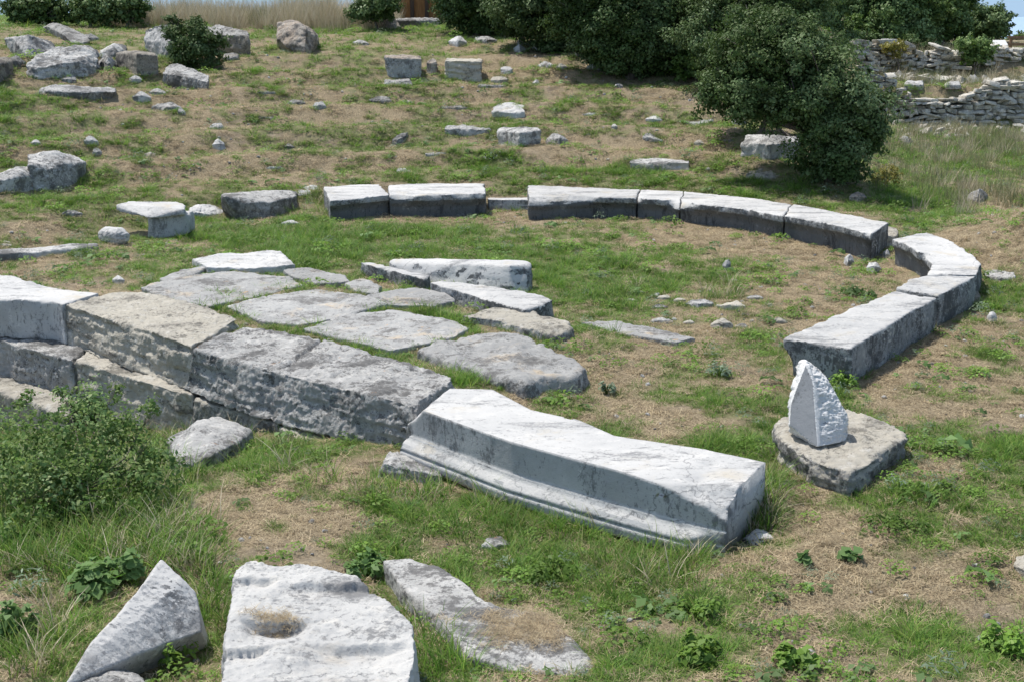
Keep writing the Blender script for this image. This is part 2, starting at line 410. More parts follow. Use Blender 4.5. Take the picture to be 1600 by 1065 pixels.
def ground_mat():
    m, nd, lk = new_mat('dry_soil_and_straw')
    bs = nd['Principled BSDF']; bs.inputs['Roughness'].default_value = 0.98; bs.inputs['Specular IOR Level'].default_value = 0.1
    tc = nd.new('ShaderNodeTexCoord'); v = tc.outputs['Object']
    def noise(sc, det=6, ro=0.6, dist=0.0, vv=v):
        n = N(nd, 'ShaderNodeTexNoise', Scale=sc, Detail=det, Roughness=ro, Distortion=dist); lk.new(vv, n.inputs['Vector']); return n.outputs['Fac']
    at = N(nd, 'ShaderNodeAttribute'); at.attribute_name = 'cover'      # x: green, y: straw
    sp = nd.new('ShaderNodeSeparateColor'); lk.new(at.outputs['Color'], sp.inputs[0])
    soil = mix(nd, lk, ramp(nd, lk, noise(3.6, 9, 0.75), 0.36, 0.64), (0.135, 0.107, 0.077), (0.325, 0.270, 0.200))
    fine = mix(nd, lk, ramp(nd, lk, noise(55, 4, 0.8, 0.8), 0.40, 0.62), (0.14, 0.108, 0.068), (0.43, 0.355, 0.235))
    n2 = N(nd, 'ShaderNodeMath', operation='MULTIPLY_ADD'); n2.inputs[1].default_value = 0.9; lk.new(noise(5, 7, 0.7), n2.inputs[0]); lk.new(sp.outputs[1], n2.inputs[2])
    col = mix(nd, lk, ramp(nd, lk, n2.outputs[0], 0.55, 0.95), soil, fine)
    gcol = mix(nd, lk, ramp(nd, lk, noise(28, 5, 0.75), 0.35, 0.65), (0.11, 0.13, 0.055), (0.25, 0.235, 0.13))
    n3 = N(nd, 'ShaderNodeMath', operation='MULTIPLY_ADD'); n3.inputs[1].default_value = 0.9; lk.new(noise(7, 7, 0.75), n3.inputs[0]); lk.new(sp.outputs[0], n3.inputs[2])
    col = mix(nd, lk, ramp(nd, lk, n3.outputs[0], 0.70, 1.20), col, gcol)
    # pale grit
    vo = N(nd, 'ShaderNodeTexVoronoi', Scale=38.0); lk.new(v, vo.inputs['Vector'])
    grit = ramp(nd, lk, vo.outputs['Distance'], 0.22, 0.10)
    gm = N(nd, 'ShaderNodeMath', operation='MULTIPLY'); lk.new(grit, gm.inputs[0]); lk.new(ramp(nd, lk, noise(3.1, 6, 0.7), 0.52, 0.68), gm.inputs[1])
    gm2 = N(nd, 'ShaderNodeMath', operation='MULTIPLY'); lk.new(gm.outputs[0], gm2.inputs[0]); gm2.inputs[1].default_value = 0.6
    col = mix(nd, lk, gm2.outputs[0], col, (0.46, 0.44, 0.40))
    lk.new(col, bs.inputs['Base Color'])
    b = N(nd, 'ShaderNodeBump', Strength=0.9, Distance=0.02); lk.new(noise(35, 6, 0.8), b.inputs['Height'])
    b2 = N(nd, 'ShaderNodeBump', Strength=0.7, Distance=0.05); lk.new(noise(8, 6, 0.7), b2.inputs['Height']); lk.new(b.outputs[0], b2.inputs['Normal'])
    lk.new(b2.outputs[0], bs.inputs['Normal'])
    return m
M['ground'] = ground_mat()

# ------------------------------------------------------------------ where it is green, where it is dry
# (photo column, row, half width, half height, change) -- read off once to lay out the turf
GREEN = [
 (450, 375, 190, 28, .7), (640, 372, 160, 28, .7), (480, 405, 80, 22, .7), (900, 410, 120, 55, .65), (960, 470, 100, 48, .6),
 (1150, 445, 90, 40, .35), (1190, 520, 50, 30, .5), (420, 310, 90, 14, .35), (80, 190, 90, 40, .35), (60, 330, 90, 22, .4),
 (150, 300, 120, 26, .3), (330, 335, 70, 30, .4), (100, 400, 80, 20, .3), (560, 210, 120, 30, .2), (700, 240, 120, 30, .25),
 (880, 270, 200, 22, .4), (640, 275, 160, 12, .3), (1130, 280, 120, 25, .35), (1260, 290, 100, 25, .5), (1420, 320, 110, 30, .6), (1580, 450, 60, 40, .6),
 (1000, 870, 150, 60, .7), (650, 790, 150, 50, .55), (820, 800, 80, 35, .5), (1400, 800, 160, 60, .5), (1100, 970, 120, 70, .35),
 (900, 960, 90, 60, .35), (1530, 740, 110, 70, .5), (1215, 700, 50, 40, .6), (700, 970, 55, 80, .7), (560, 860, 90, 30, .4), (1150, 690, 80, 30, .5),
 (780, 600, 120, 14, .6), (900, 600, 60, 30, .35), (1120, 640, 80, 40, .3), (1290, 610, 60, 30, .5), (1440, 600, 80, 30, .25), (1560, 560, 50, 30, .45),
 (1560, 1010, 80, 50, .4), (1250, 1010, 120, 50, .25), (330, 960, 60, 60, .5), (100, 800, 200, 120, .6), (380, 700, 120, 80, .3),
 (230, 30, 300, 14, .4), (520, 50, 200, 16, .3), (40, 160, 80, 25, .4), (580, 100, 160, 40, .2), (1560, 230, 160, 70, .6),
 (60, 420, 90, 10, .35), (300, 440, 90, 14, .6), (450, 500, 250, 16, .5), (600, 560, 160, 14, .5), (650, 480, 70, 14, .5)]
DRY = [
 (1100, 368, 190, 30, .6), (1290, 400, 110, 45, .5), (680, 332, 120, 16, 1.1), (800, 335, 80, 12, .6), (1490, 560, 150, 60, .55), (1565, 350, 70, 60, .9), (1200, 490, 130, 40, .45),
 (960, 570, 90, 30, .5), (1340, 860, 130, 60, .6), (480, 810, 160, 40, .45), (270, 170, 160, 60, .35), (850, 655, 160, 40, .25), (1040, 620, 120, 40, .2),
 (860, 110, 150, 30, .4), (330, 270, 120, 25, .35), (560, 160, 180, 16, .3), (1080, 230, 160, 25, .3), (820, 1000, 120, 50, .4), (1450, 930, 160, 50, .3),
 (1270, 960, 100, 60, .2), (110, 415, 120, 22, .35), (900, 580, 60, 30, .3), (250, 830, 120, 40, .35), (640, 250, 80, 16, .3), (950, 880, 50, 40, .3),
 (1150, 160, 120, 20, .3), (900, 230, 160, 16, .25), (420, 60, 60, 20, .2), (1520, 640, 120, 40, .25), (1330, 480, 60, 40, .45)]
def cover(x, y, z=None):
    if z is None: z = height(x, y)
    px, py = project(np.stack([x, y, z], 1))
    infr = (y > 1)
    g = 0.40 + 0.45 * noise2(x, y, 0.55, 5.5, 3) + 1.15 * noise2(x, y, 1.7, 1.7, 5)
    dr = 0.42 + 0.6 * noise2(x, y, 0.8, 9.1, 4)
    for (cx, cy, rx, ry, a) in GREEN:
        e = np.exp(-(((px - cx) / rx) ** 2 + ((py - cy) / ry) ** 2)) * infr
        g = g + a * e
    for (cx, cy, rx, ry, a) in DRY:
        e = np.exp(-(((px - cx) / rx) ** 2 + ((py - cy) / ry) ** 2)) * infr
        g = g - a * e; dr = dr + 0.6 * a * e
    return np.clip(g, 0, 1.2), np.clip(dr, 0, 1.2)

# ------------------------------------------------------------------ ground sheet
def axis(lo, hi, step, far, k):
    a = list(np.arange(lo, hi + 1e-6, step))
    s, v = step, hi
    while v < far:
        s *= k; v += s; a.append(v)
    s, v, b = step, lo, []
    while v > -far:
        s *= k; v -= s; b.append(v)
    return np.array(b[::-1] + a)
gx = axis(-9, 11, 0.09, 5000, 1.045)
gy = axis(3.5, 27, 0.09, 5000, 1.04)
X, Y = np.meshgrid(gx, gy)
Z = height(X.ravel(), Y.ravel())
nx, ny = len(gx), len(gy)
idx = np.arange(nx * ny).reshape(ny, nx)
F = np.stack([idx[:-1, :-1].ravel(), idx[:-1, 1:].ravel(), idx[1:, 1:].ravel(), idx[1:, :-1].ravel()], 1)
go = mesh_obj('ground', np.stack([X.ravel(), Y.ravel(), Z], 1), F, M['ground'])
cg, cd = cover(X.ravel(), Y.ravel(), Z)
att = go.data.color_attributes.new('cover', 'FLOAT_COLOR', 'POINT')
att.data.foreach_set('color', np.stack([cg, cd, np.zeros_like(cg), np.ones_like(cg)], 1).astype(np.float32).ravel())
tag(go, 'dry grassy ground of the ruined odeion', 'ground', kind='structure')

m, nd, lk = new_mat('pale_blue_sky')
nd.remove(nd['Principled BSDF'])
em = nd.new('ShaderNodeEmission'); gg = nd.new('ShaderNodeNewGeometry'); sx3 = nd.new('ShaderNodeSeparateXYZ'); lk.new(gg.outputs['Position'], sx3.inputs[0])
lk.new(mix(nd, lk, ramp(nd, lk, sx3.outputs['Z'], 0, 1500), (0.30, 0.43, 0.58), (0.20, 0.36, 0.60)), em.inputs['Color'])
lk.new(em.outputs[0], nd['Material Output'].inputs['Surface'])
V, Fc = [], []
for k in range(64):
    a_ = k / 64 * 2 * math.pi
    V += [(9000 * math.cos(a_), 9000 * math.sin(a_), -400), (9000 * math.cos(a_), 9000 * math.sin(a_), 1600)]
for k in range(64):
    q = (k + 1) % 64; Fc.append((2 * k, 2 * q, 2 * q + 1, 2 * k + 1))
tag(mesh_obj('sky', V, Fc, m), 'pale blue sky low over the horizon', 'sky', kind='structure')
m, nd, lk = new_mat('hazy_sea')
nd['Principled BSDF'].inputs['Base Color'].default_value = (0.30, 0.42, 0.56, 1); nd['Principled BSDF'].inputs['Roughness'].default_value = 0.5
so_ = mesh_obj('sea', [(-9000, 330, -21.5), (9000, 330, -21.5), (9000, 12000, -21.5), (-9000, 12000, -21.5)], [(0, 1, 2, 3)], m, smooth=False)
tag(so_, 'pale blue sea beyond the plateau', 'sea', kind='structure')

# ------------------------------------------------------------------ stones
STONES = []
def finish_stone(name, bm, mats, voxel, rough, label, cat, group=None, smooth_it=2, side_z=0.45, pits=0.0, strata=0.0, seed=None, carve=None, side_fn=None, worn=.22, raw=False, facets=0, fdepth=.07):
    """closed bmesh -> weathered stone mesh: voxel remesh, soften, displace"""
    bmesh.ops.recalc_face_normals(bm, faces=bm.faces)
    me = bpy.data.meshes.new('tmp'); bm.to_mesh(me); bm.free()
    o = bpy.data.objects.new('tmp', me); C.objects.link(o)
    if not raw:
        md = o.modifiers.new('r', 'REMESH'); md.mode = 'VOXEL'; md.voxel_size = voxel
    if smooth_it:
        sm = o.modifiers.new('s', 'SMOOTH'); sm.factor = 0.5; sm.iterations = smooth_it
    dg = bpy.context.evaluated_depsgraph_get()
    ev = o.evaluated_get(dg); m2 = bpy.data.meshes.new_from_object(ev)
    bpy.data.objects.remove(o); bpy.data.meshes.remove(me)
    n = len(m2.vertices)
    if n == 0: print('EMPTY STONE', label); return None
    co = np.empty(n * 3); m2.vertices.foreach_get('co', co); co = co.reshape(-1, 3)
    ne = len(m2.edges); ed = np.empty(ne * 2, np.int32); m2.edges.foreach_get('vertices', ed); ed = ed.reshape(-1, 2)
    if worn:
        deg = np.bincount(ed.ravel(), minlength=n)[:, None]
        c2 = co.copy()
        for _ in range(int(worn / voxel)):
            acc = np.stack([np.bincount(ed[:, 0], c2[ed[:, 1], k], n) + np.bincount(ed[:, 1], c2[ed[:, 0], k], n) for k in range(3)], 1)
            c2 = acc / np.maximum(deg, 1)
        wm = sstep(-.05, .30, fbm(co * 3.7 + 40, 3))[:, None]
        co = co * (1 - wm) + c2 * wm
        ext = (co.max(0) - co.min(0))[:2].max()
        am = min(.035, ext * .04)
        co[:, 0] += am * fbm(co * np.array([2.2, 2.2, .5]) + 11, 3); co[:, 1] += am * fbm(co * np.array([2.2, 2.2, .5]) + 77, 3)
        m2.vertices.foreach_set('co', co.ravel()); m2.update()
    if facets:
        cen = co.mean(0); e = co - cen; sz = np.ptp(co, axis=0).max()
        for _ in range(facets):
            nv = rng.normal(size=3); nv[2] = nv[2] * .8 + .15; nv /= np.linalg.norm(nv)
            pr_ = e @ nv; lim_ = pr_.max() - sz * fdepth * rng.uniform(.3, 1.2)
            over = np.maximum(pr_ - lim_, 0); e = e - nv[None] * (over * .93)[:, None]
        co = cen + e
        m2.vertices.foreach_set('co', co.ravel()); m2.update()
    no = np.empty(n * 3); m2.vertex_normals.foreach_get('vector', no); no = no.reshape(-1, 3)
    sd_ = rng.uniform(0, 90) if seed is None else seed
    fine = min(rough, .03) * .4 * fbm(co * 26 + sd_, 2, .6) if voxel < .02 else 0
    d = rough * (1.1 * fbm(co * 2.6 + sd_, 3) + 0.45 * fbm(co * 9 + sd_, 3))
    d = d + fine
    if pits:
        pn = fbm(co * 11 + sd_ * 2, 3, 0.6)
        d = d - pits * np.clip(pn - 0.12, 0, 1)
    if strata:
        sidew = np.clip(1 - np.abs(no[:, 2]) * 1.2, 0, 1)
        q = co.copy(); q[:, 2] = q[:, 2] * 9; q[:, :2] *= 1.6
        d = d - strata * sidew * np.clip(fbm(q + sd_, 3) + 0.15, 0, 1)
    co = co + no * d[:, None]
    if carve is not None: co = carve(co)
    org = np.array([co[:, 0].mean(), co[:, 1].mean(), co[:, 2].min()])
    m2.vertices.foreach_set('co', (co - org).ravel()); m2.update()
    m2.materials.clear()
    mats = mats if isinstance(mats, (list, tuple)) else [mats]
    for m in mats: m2.materials.append(m)
    np_ = len(m2.polygons)
    if len(mats) > 1:
        fn = np.empty(np_ * 3); m2.polygons.foreach_get('normal', fn); fn = fn.reshape(-1, 3)
        fc = np.empty(np_ * 3); m2.polygons.foreach_get('center', fc); fc = fc.reshape(-1, 3)
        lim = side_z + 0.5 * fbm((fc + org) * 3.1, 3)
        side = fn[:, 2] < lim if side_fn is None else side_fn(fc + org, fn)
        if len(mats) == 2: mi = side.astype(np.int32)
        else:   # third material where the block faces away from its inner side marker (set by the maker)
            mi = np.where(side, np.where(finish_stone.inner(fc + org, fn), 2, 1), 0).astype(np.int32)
        m2.polygons.foreach_set('material_index', mi)
    else:
        m2.polygons.foreach_set('material_index', np.zeros(np_, np.int32))
    m2.polygons.foreach_set('use_smooth', np.ones(np_, bool))
    m2.name = name
    so = bpy.data.objects.new(name, m2); C.objects.link(so); so.location = org
    tag(so, label, cat, group)
    STONES.append(so)
    return so

def hull_bm(groups):
    bm = bmesh.new()
    for pts in groups:
        b = bmesh.new()
        for p in pts: b.verts.new(p)
        r = bmesh.ops.convex_hull(b, input=b.verts)
        junk = list({g for g in r['geom_interior'] + r['geom_unused'] if isinstance(g, bmesh.types.BMVert)})
        bmesh.ops.delete(b, geom=junk, context='VERTS')
        t = bpy.data.meshes.new('t'); b.to_mesh(t); b.free()
        bm.from_mesh(t); bpy.data.meshes.remove(t)
    return bm

def interp_y(px, base):
    xs = np.array([b[0] for b in base], float); ys = np.array([b[1] for b in base], float)
    o = np.argsort(xs); return float(np.interp(px, xs[o], ys[o]))

def block(name, label, cat, mat, B, Fr, T, dep=0.5, f=0.04, rough=0.045, voxel=None, pits=0.03, strata=0.03, group=None, sm=1, **kw):
    """stone read off the photo: B contact row, Fr front top edge, T back top edge (pixels); dep = real thickness"""
    G = [ground(*b) for b in B]
    base = [(b[0], g[1]) for b, g in zip(B, G)]
    pts = []
    for g in G: pts.append((g[0], g[1], g[2] - 0.12))
    P = [at_y(x, y, interp_y(x, base) + f) for x, y in Fr]
    Q = [at_y(x, y, interp_y(x, base) + dep) for x, y in T]
    pts += [tuple(p) for p in P + Q]
    zb = min(g[2] for g in G) - 0.1
    for q in Q: pts.append((q[0], q[1], min(zb, q[2] - 0.1)))
    A = np.array(pts); size = (A.max(0) - A.min(0)).max()
    if voxel is None: voxel = float(np.clip(size / 55, 0.009, 0.030))
    return finish_stone(name, hull_bm([pts]), M[mat] if isinstance(mat, str) else [M[k] for k in mat],
                        voxel, min(rough, size * 0.05), label, cat, group, sm, pits=min(pits, size * 0.05), strata=strata, **{'facets': 0 if name in ('stone_block', 'marble_block', 'socketed_block', 'loose_slab', 'stone_seat_block', 'long_slab', 'kerb_stone', 'long_stone') else 9, 'fdepth': .05, 'worn': .12, **kw})

def pebble(px, py, wpx, hpx, name, label, cat, mat='boulder', group=None, **kw):
    """small stone: box of wpx by hpx pixels whose foot is at (px, py)"""
    wpx *= 1.1; hpx *= 1.0 if name == 'rubble_stone' else 1.25
    l, r, t = px - wpx / 2, px + wpx / 2, py - hpx
    a, b = random.uniform(.15, .35), random.uniform(.15, .35)
    g = ground(px, py)
    dep = max(0.08, wpx * g[1] / FPX * random.uniform(.55, .8))
    c = random.uniform(-.15, .15) * wpx
    return block(name, label, cat, mat, [(l + a * wpx * .4, py - .15 * hpx), (px + c, py), (r - b * wpx * .4, py - .12 * hpx)],
                 [(l, py - .5 * hpx), (px + c, py - .55 * hpx), (r, py - .45 * hpx)],
                 [(l + a * wpx, t + random.uniform(.1, .3) * hpx), (px - c, t), (r - b * wpx, t + random.uniform(.05, .3) * hpx)],
                 dep, f=dep * .15, group=group, **kw)

def poly_slab(name, label, cat, mat, top, zt, zb, flare=0.03, zs=None, rough=0.02, voxel=0.02, sm=2, **kw):
    """top outline (pixels) at height zt, going down to zb"""
    P = [at_z(x, y, zt if zs is None else zs[i]) for i, (x, y) in enumerate(top)]
    A = np.array(P); c = A[:, :2].mean(0)
    bm = bmesh.new()
    up = [bm.verts.new(p) for p in P]
    lo = []
    for p in P:
        d = p[:2] - c; d = d / (np.linalg.norm(d) + 1e-9)
        lo.append(bm.verts.new((p[0] + d[0] * flare, p[1] + d[1] * flare, zb)))
    n = len(P)
    bm.faces.new(up); bm.faces.new(lo[::-1])
    for i in range(n):
        bm.faces.new((up[i], lo[i], lo[(i + 1) % n], up[(i + 1) % n]))
    bmesh.ops.triangulate(bm, faces=[fc for fc in bm.faces if len(fc.verts) > 4])
    return finish_stone(name, bm, M[mat] if isinstance(mat, str) else [M[k] for k in mat], voxel, rough, label, cat, smooth_it=sm, **kw)

def loft_bm(sections):
    bm = bmesh.new()
    rows = [[bm.verts.new(p) for p in s] for s in sections]
    n = len(rows[0])
    for a, b in zip(rows[:-1], rows[1:]):
        for i in range(n):
            bm.faces.new((a[i], a[(i + 1) % n], b[(i + 1) % n], b[i]))
    for r in (rows[0], rows[-1]):
        fc = bm.faces.new(r); bmesh.ops.triangulate(bm, faces=[fc])
    return bm

def resample(pts, n):
    pts = np.asarray(pts, float)
    d = np.concatenate([[0], np.cumsum(np.linalg.norm(np.diff(pts, axis=0), axis=1))])
    t = np.linspace(0, d[-1], n)
    return np.stack([np.interp(t, d, pts[:, k]) for k in range(pts.shape[1])], 1)

# ---- the ring of seats round the orchestra
ZSEAT = 0.38
def seat(label, inner, outer, zb=-0.12, z=ZSEAT, chips=(), n=40, rough=0.012, lip=0.09, under=0.11, undercut=True, ends=(0, 0)):
    I = resample([at_z(x, y, z)[:2] for x, y in inner], n)
    O = resample([at_z(x, y, z)[:2] for x, y in outer], n)
    if len(chips): chips = [(t, wd, a) for t, wd, a in chips]
    secs = []
    nz = fbm(np.stack([np.linspace(0, 9, n), np.full(n, rng.uniform(0, 50)), np.zeros(n)], 1), 3)
    for k in range(n):
        t = k / (n - 1)
        d = O[k] - I[k]; d = d / np.linalg.norm(d)
        c = max(0.0, nz[k] - 0.12) * 0.05
        for (tc_, wd, a) in chips:
            c += a * max(0.0, 1 - ((t - tc_) / wd) ** 2)
        c = min(c * 1.7, 0.26)
        i0 = I[k] + d * c
        def v(p, q, zz): return (p[0] + d[0] * q, p[1] + d[1] * q, zz)
        li = max(0.02, lip - c * 0.2)
        secs.append([v(O[k], 0.0, zb), v(O[k], 0.02, z * 0.5), v(O[k], 0, z), v(i0, 0, z), v(I[k], 0.004 + .45 * c, z - li - .1 * c),
                     v(I[k], under * 0.6 if undercut else .01, z - lip - 0.05), v(I[k], under if undercut else 0.02, z - lip - 0.12), v(I[k], (under + .02) if undercut else 0.03, zb)])
    bm = loft_bm(secs)
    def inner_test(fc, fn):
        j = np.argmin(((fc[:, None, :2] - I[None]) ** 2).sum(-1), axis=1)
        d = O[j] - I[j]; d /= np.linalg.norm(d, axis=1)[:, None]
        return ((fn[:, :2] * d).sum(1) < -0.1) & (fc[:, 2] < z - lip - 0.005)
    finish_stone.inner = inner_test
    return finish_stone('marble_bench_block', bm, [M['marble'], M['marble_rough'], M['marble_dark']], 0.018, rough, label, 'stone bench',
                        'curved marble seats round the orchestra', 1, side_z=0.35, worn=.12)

seat('short seat block with a square notch in its lip, leftmost of the curved row',
     [(516, 314), (560, 310), (609, 305)], [(505, 292), (550, 289), (592, 288)], chips=[(.62, .05, .05)])
seat('seat block with a badly chipped front lip, right of the notched one',
     [(609, 306), (660, 306), (715, 304), (760, 303)], [(606, 289), (650, 287), (700, 287), (757, 287)],
     chips=[(.1, .15, .09), (.45, .2, .05), (.75, .12, .07), (.92, .08, .05)])
seat('long seat block right of the low white block, left half of its lip broken',
     [(826, 311), (880, 309), (935, 308), (994, 310)], [(824, 290), (880, 291), (940, 294), (1000, 297)],
     chips=[(.1, .3, .14), (.45, .2, .12)])
seat('short seat block mid-curve with a scooped chip at its right joint',
     [(996, 310), (1030, 312), (1062, 316)], [(1001, 297), (1035, 297), (1068, 299)], chips=[(0.02, .08, .1), (.95, .3, .15)])
seat('long clean-edged seat block right of the scooped joint',
     [(1063, 316), (1115, 321), (1170, 328), (1224, 338)], [(1069, 299), (1130, 305), (1185, 311), (1236, 319)], chips=[(0.0, .14, .15), (.62, .05, .05), (.75, .2, .02)])
seat('sloping seat block at the right of the far arc beside the rough rubble lump',
     [(1226, 338), (1270, 345), (1315, 354), (1360, 366)], [(1237, 319), (1290, 328), (1340, 338), (1388, 348)], chips=[(.97, .06, .05)])
seat('strongly curved seat block with a stepped notch in its lip, at the right bend',
     [(1394, 374), (1420, 384), (1440, 397), (1456, 412), (1448, 429)],
     [(1450, 362), (1490, 379), (1519, 397), (1533, 412), (1527, 429)], chips=[(.45, .06, .09)])
seat('pointed-top seat block between the strongly curved one and the nearest one',
     [(1447, 431), (1425, 435), (1400, 449)], [(1526, 431), (1500, 444), (1467, 462)], z=ZSEAT + .004, undercut=False, n=24)
seat('nearest seat block on the right, long white top and heavily pitted outer side',
     [(1398, 456), (1340, 477), (1280, 503), (1222, 528)], [(1464, 466), (1430, 483), (1380, 513), (1330, 545)], zb=-0.12, rough=0.014)

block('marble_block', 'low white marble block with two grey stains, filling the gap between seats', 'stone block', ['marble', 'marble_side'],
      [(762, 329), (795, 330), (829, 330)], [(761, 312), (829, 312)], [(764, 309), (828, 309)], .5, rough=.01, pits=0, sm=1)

# ---- the big moulded marble block in front
def moulded(label, front_base, front_top, back_top, zb, zt, n=170):
    FB = resample([at_z(x, y, zb)[:2] for x, y in front_base], n)
    FT = resample([at_z(x, y, zt)[:2] for x, y in front_top], n)
    BT = resample([at_z(x, y, zt)[:2] for x, y in back_top], n)
    secs = []
    for k in range(n):
        b, t, r = FB[k], FT[k], BT[k]
        u = k / (n - 1)
        d = r - t; d = d / np.linalg.norm(d)
        e = sstep(.90, .97, u)                          # the moulded foot is broken off at the right end
        bk = .11; b = b * 1.0
        b0 = t - d * bk; b = b0
        def v(p, q, z): return (p[0] + d[0] * q, p[1] + d[1] * q, z)
        h = zt - zb
        q0 = e * bk * .8
        secs.append([v(b, q0, zb), v(b, q0, zb + .16 * h), v(b, q0 + .028 * (1 - e), zb + .175 * h), v(b, q0 + .028 * (1 - e), zb + .195 * h), v(b, q0 + .012, zb + .21 * h), v(b, max(q0, .03), zb + .25 * h),
                     v(b, max(q0, .045), zb + .30 * h), v(b, max(q0, .075), zb + .335 * h), v(b, max(q0, .095), zb + .39 * h), v(b, max(q0, .098), zb + .42 * h),
                     v(t, 0.0, zb + .44 * h), v(t, 0.0, zb + .86 * h), v(t, 0.0, zt), v(r, 0, zt), v(r, 0.05, zb)])
    return secs
def carve_top(co):
    # worn dips and sockets in the top of the big block
    for (px, py, rad, dp) in ((1092, 745, .085, .035), (1112, 722, .06, .03), (1080, 705, .05, .015), (705, 618, .09, .02), (735, 622, .07, .02), (1020, 760, .22, .03)):
        p = at_z(px, py, 0.30)
        r = np.hypot(co[:, 0] - p[0], co[:, 1] - p[1])
        k = np.exp(-(r / rad) ** 2) * (co[:, 2] > 0.2)
        co[:, 2] -= dp * k
    for (px, py) in ((890, 652), (921, 657)):
        p = at_z(px, py, 0.30)
        q = co[:, :2] - p[:2]
        k = (np.abs(q @ LD) < .035) & (np.abs(q @ LN) < .03) & (co[:, 2] > .2)
        co[k, 2] -= .03
    jit = 0.025 * fbm(co * 5, 3)
    def cut(p1, p2, p3, inside, f=.94, zmin=-9):
        nonlocal co
        p1, p2, p3 = map(np.array, (p1, p2, p3)); nrm = np.cross(p2 - p1, p3 - p1); nrm /= np.linalg.norm(nrm)
        if np.dot(nrm, np.array(inside) - p1) > 0: nrm = -nrm
        dd = (co - p1) @ nrm
        k = (dd > jit) & (co[:, 2] > zmin)
        co[k] -= nrm[None] * (dd - jit)[k][:, None] * f
    mid = at_z(900, 700, .1)
    e0 = at_z(1138, 776, .30)
    cut(at_z(1022, 748, .30), at_z(1158, 757, .30), (e0[0], e0[1], .13), mid)          # broken right front corner
    l0 = at_z(636, 632, .30)
    cut(at_z(662, 641, .30), at_z(706, 604, .30), (l0[0], l0[1], .12), mid, zmin=.05)  # worn left end
    return co
secs = moulded('', [(611, 719), (720, 750), (860, 787), (1000, 824), (1130, 858)],
               [(636, 632), (740, 669), (800, 690), (900, 717), (1015, 747), (1138, 776)],
               [(700, 606), (770, 608), (830, 640), (905, 656), (960, 680), (1045, 693), (1100, 701), (1196, 722)], -0.14, 0.30)
def dense(sec, step=.022):
    out = []
    for p, q in zip(sec, sec[1:] + sec[:1]):
        p, q = np.array(p), np.array(q)
        out.append((p, q))
    return out
nsub = [max(1, int(np.mean([np.linalg.norm(np.array(sc_[i]) - np.array(sc_[(i + 1) % len(sc_)])) for sc_ in secs]) / .02)) for i in range(len(secs[0]))]
secs = [[tuple(np.array(sc_[i]) * (1 - k / nsub[i]) + np.array(sc_[(i + 1) % len(sc_)]) * (k / nsub[i])) for i in range(len(sc_)) for k in range(nsub[i])] for sc_ in secs]
bm = loft_bm(secs)
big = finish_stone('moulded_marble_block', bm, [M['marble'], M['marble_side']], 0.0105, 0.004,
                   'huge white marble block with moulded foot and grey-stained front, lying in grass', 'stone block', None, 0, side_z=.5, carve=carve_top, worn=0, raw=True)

# ---- stage front blocks at the left
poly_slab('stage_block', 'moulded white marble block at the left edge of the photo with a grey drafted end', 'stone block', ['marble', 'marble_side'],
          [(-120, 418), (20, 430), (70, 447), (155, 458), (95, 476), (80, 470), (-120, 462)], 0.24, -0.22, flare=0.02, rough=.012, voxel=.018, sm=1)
poly_slab('stage_block', 'large beige limestone block with a cracked front, second from the left in the stage front', 'stone block', ['beige', 'beige_front'],
          [(98, 476), (150, 464), (195, 455), (262, 462), (320, 480), (372, 498), (340, 516), (312, 532), (298, 541), (250, 524), (200, 507)], 0.21, -0.24, flare=0.11, rough=.03, voxel=.013, pits=.03, strata=.09, sm=3)
def carve_seam(co):
    a_, b_ = at_z(502, 531, .2), at_z(448, 572, .2)
    d_ = (b_ - a_)[:2]; l_ = np.linalg.norm(d_); d_ /= l_
    q = co[:, :2] - a_[:2]
    off = q @ np.array([-d_[1], d_[0]]) + .03 * fbm(co * 5 + 2, 3); al = q @ d_
    co[:, 2] -= .05 * np.exp(-(off / .022) ** 2) * (co[:, 2] > .08) * sstep(l_ * 1.15, l_ * .9, al)
    # big weathered hollow along the front edge
    return co
poly_slab('stage_block', 'longest grey limestone block of the stage front, pitted face and a seam across its top', 'stone block', ['boulder', 'pitted_front'],
          [(303, 545), (316, 534), (345, 519), (385, 509), (440, 516), (500, 530), (600, 556), (700, 582), (706, 592), (672, 612), (642, 631), (600, 622), (500, 598), (400, 572)], 0.20, -0.24, flare=0.17, rough=.035, voxel=.013, carve=carve_seam, pits=.04, strata=.07, sm=4)

# lower courses of the stage front
def course(label, mat, front, back, zt, zb, **kw):
    return poly_slab('foundation_block', label, 'stone block', mat, front + back[::-1], zt, zb, flare=.05, voxel=.016, sm=5, **kw)
course('grey-white lower block under the moulded marble at the left edge, dark hollow beneath it', ['boulder', 'pitted_front'],
       [(-130, 500), (0, 532), (60, 549), (112, 562)], [(-130, 480), (0, 500), (60, 512), (150, 530)], -0.22, -0.66, rough=.04, pits=.04, strata=.05)
course('beige-grey lower block under the cracked beige block, above the brambles', ['beige', 'beige_front'],
       [(116, 562), (180, 582), (250, 602), (300, 616)], [(155, 532), (210, 545), (270, 560), (340, 580)], -0.23, -0.72, rough=.04, pits=.03, strata=.04)
course('pale lowest block at the left edge of the photo, half hidden by brambles', ['beige', 'beige'],
       [(-130, 580), (0, 612), (70, 636), (105, 650)], [(-130, 540), (0, 560), (80, 580), (140, 600)], -0.64, -1.25, rough=.03)
course('low footing slab under the longest grey block, left of the loose slab', ['beige', 'grey'],
       [(304, 622), (360, 640), (400, 652), (432, 664)], [(340, 590), (400, 605), (440, 615), (480, 630)], -0.26, -0.75, rough=.03)
course('low beige footing stone under the right half of the longest grey block', ['beige', 'grey'],
       [(428, 664), (470, 690), (510, 712), (545, 700)], [(470, 620), (530, 635), (580, 650), (590, 668)], -0.28, -0.72, rough=.04)
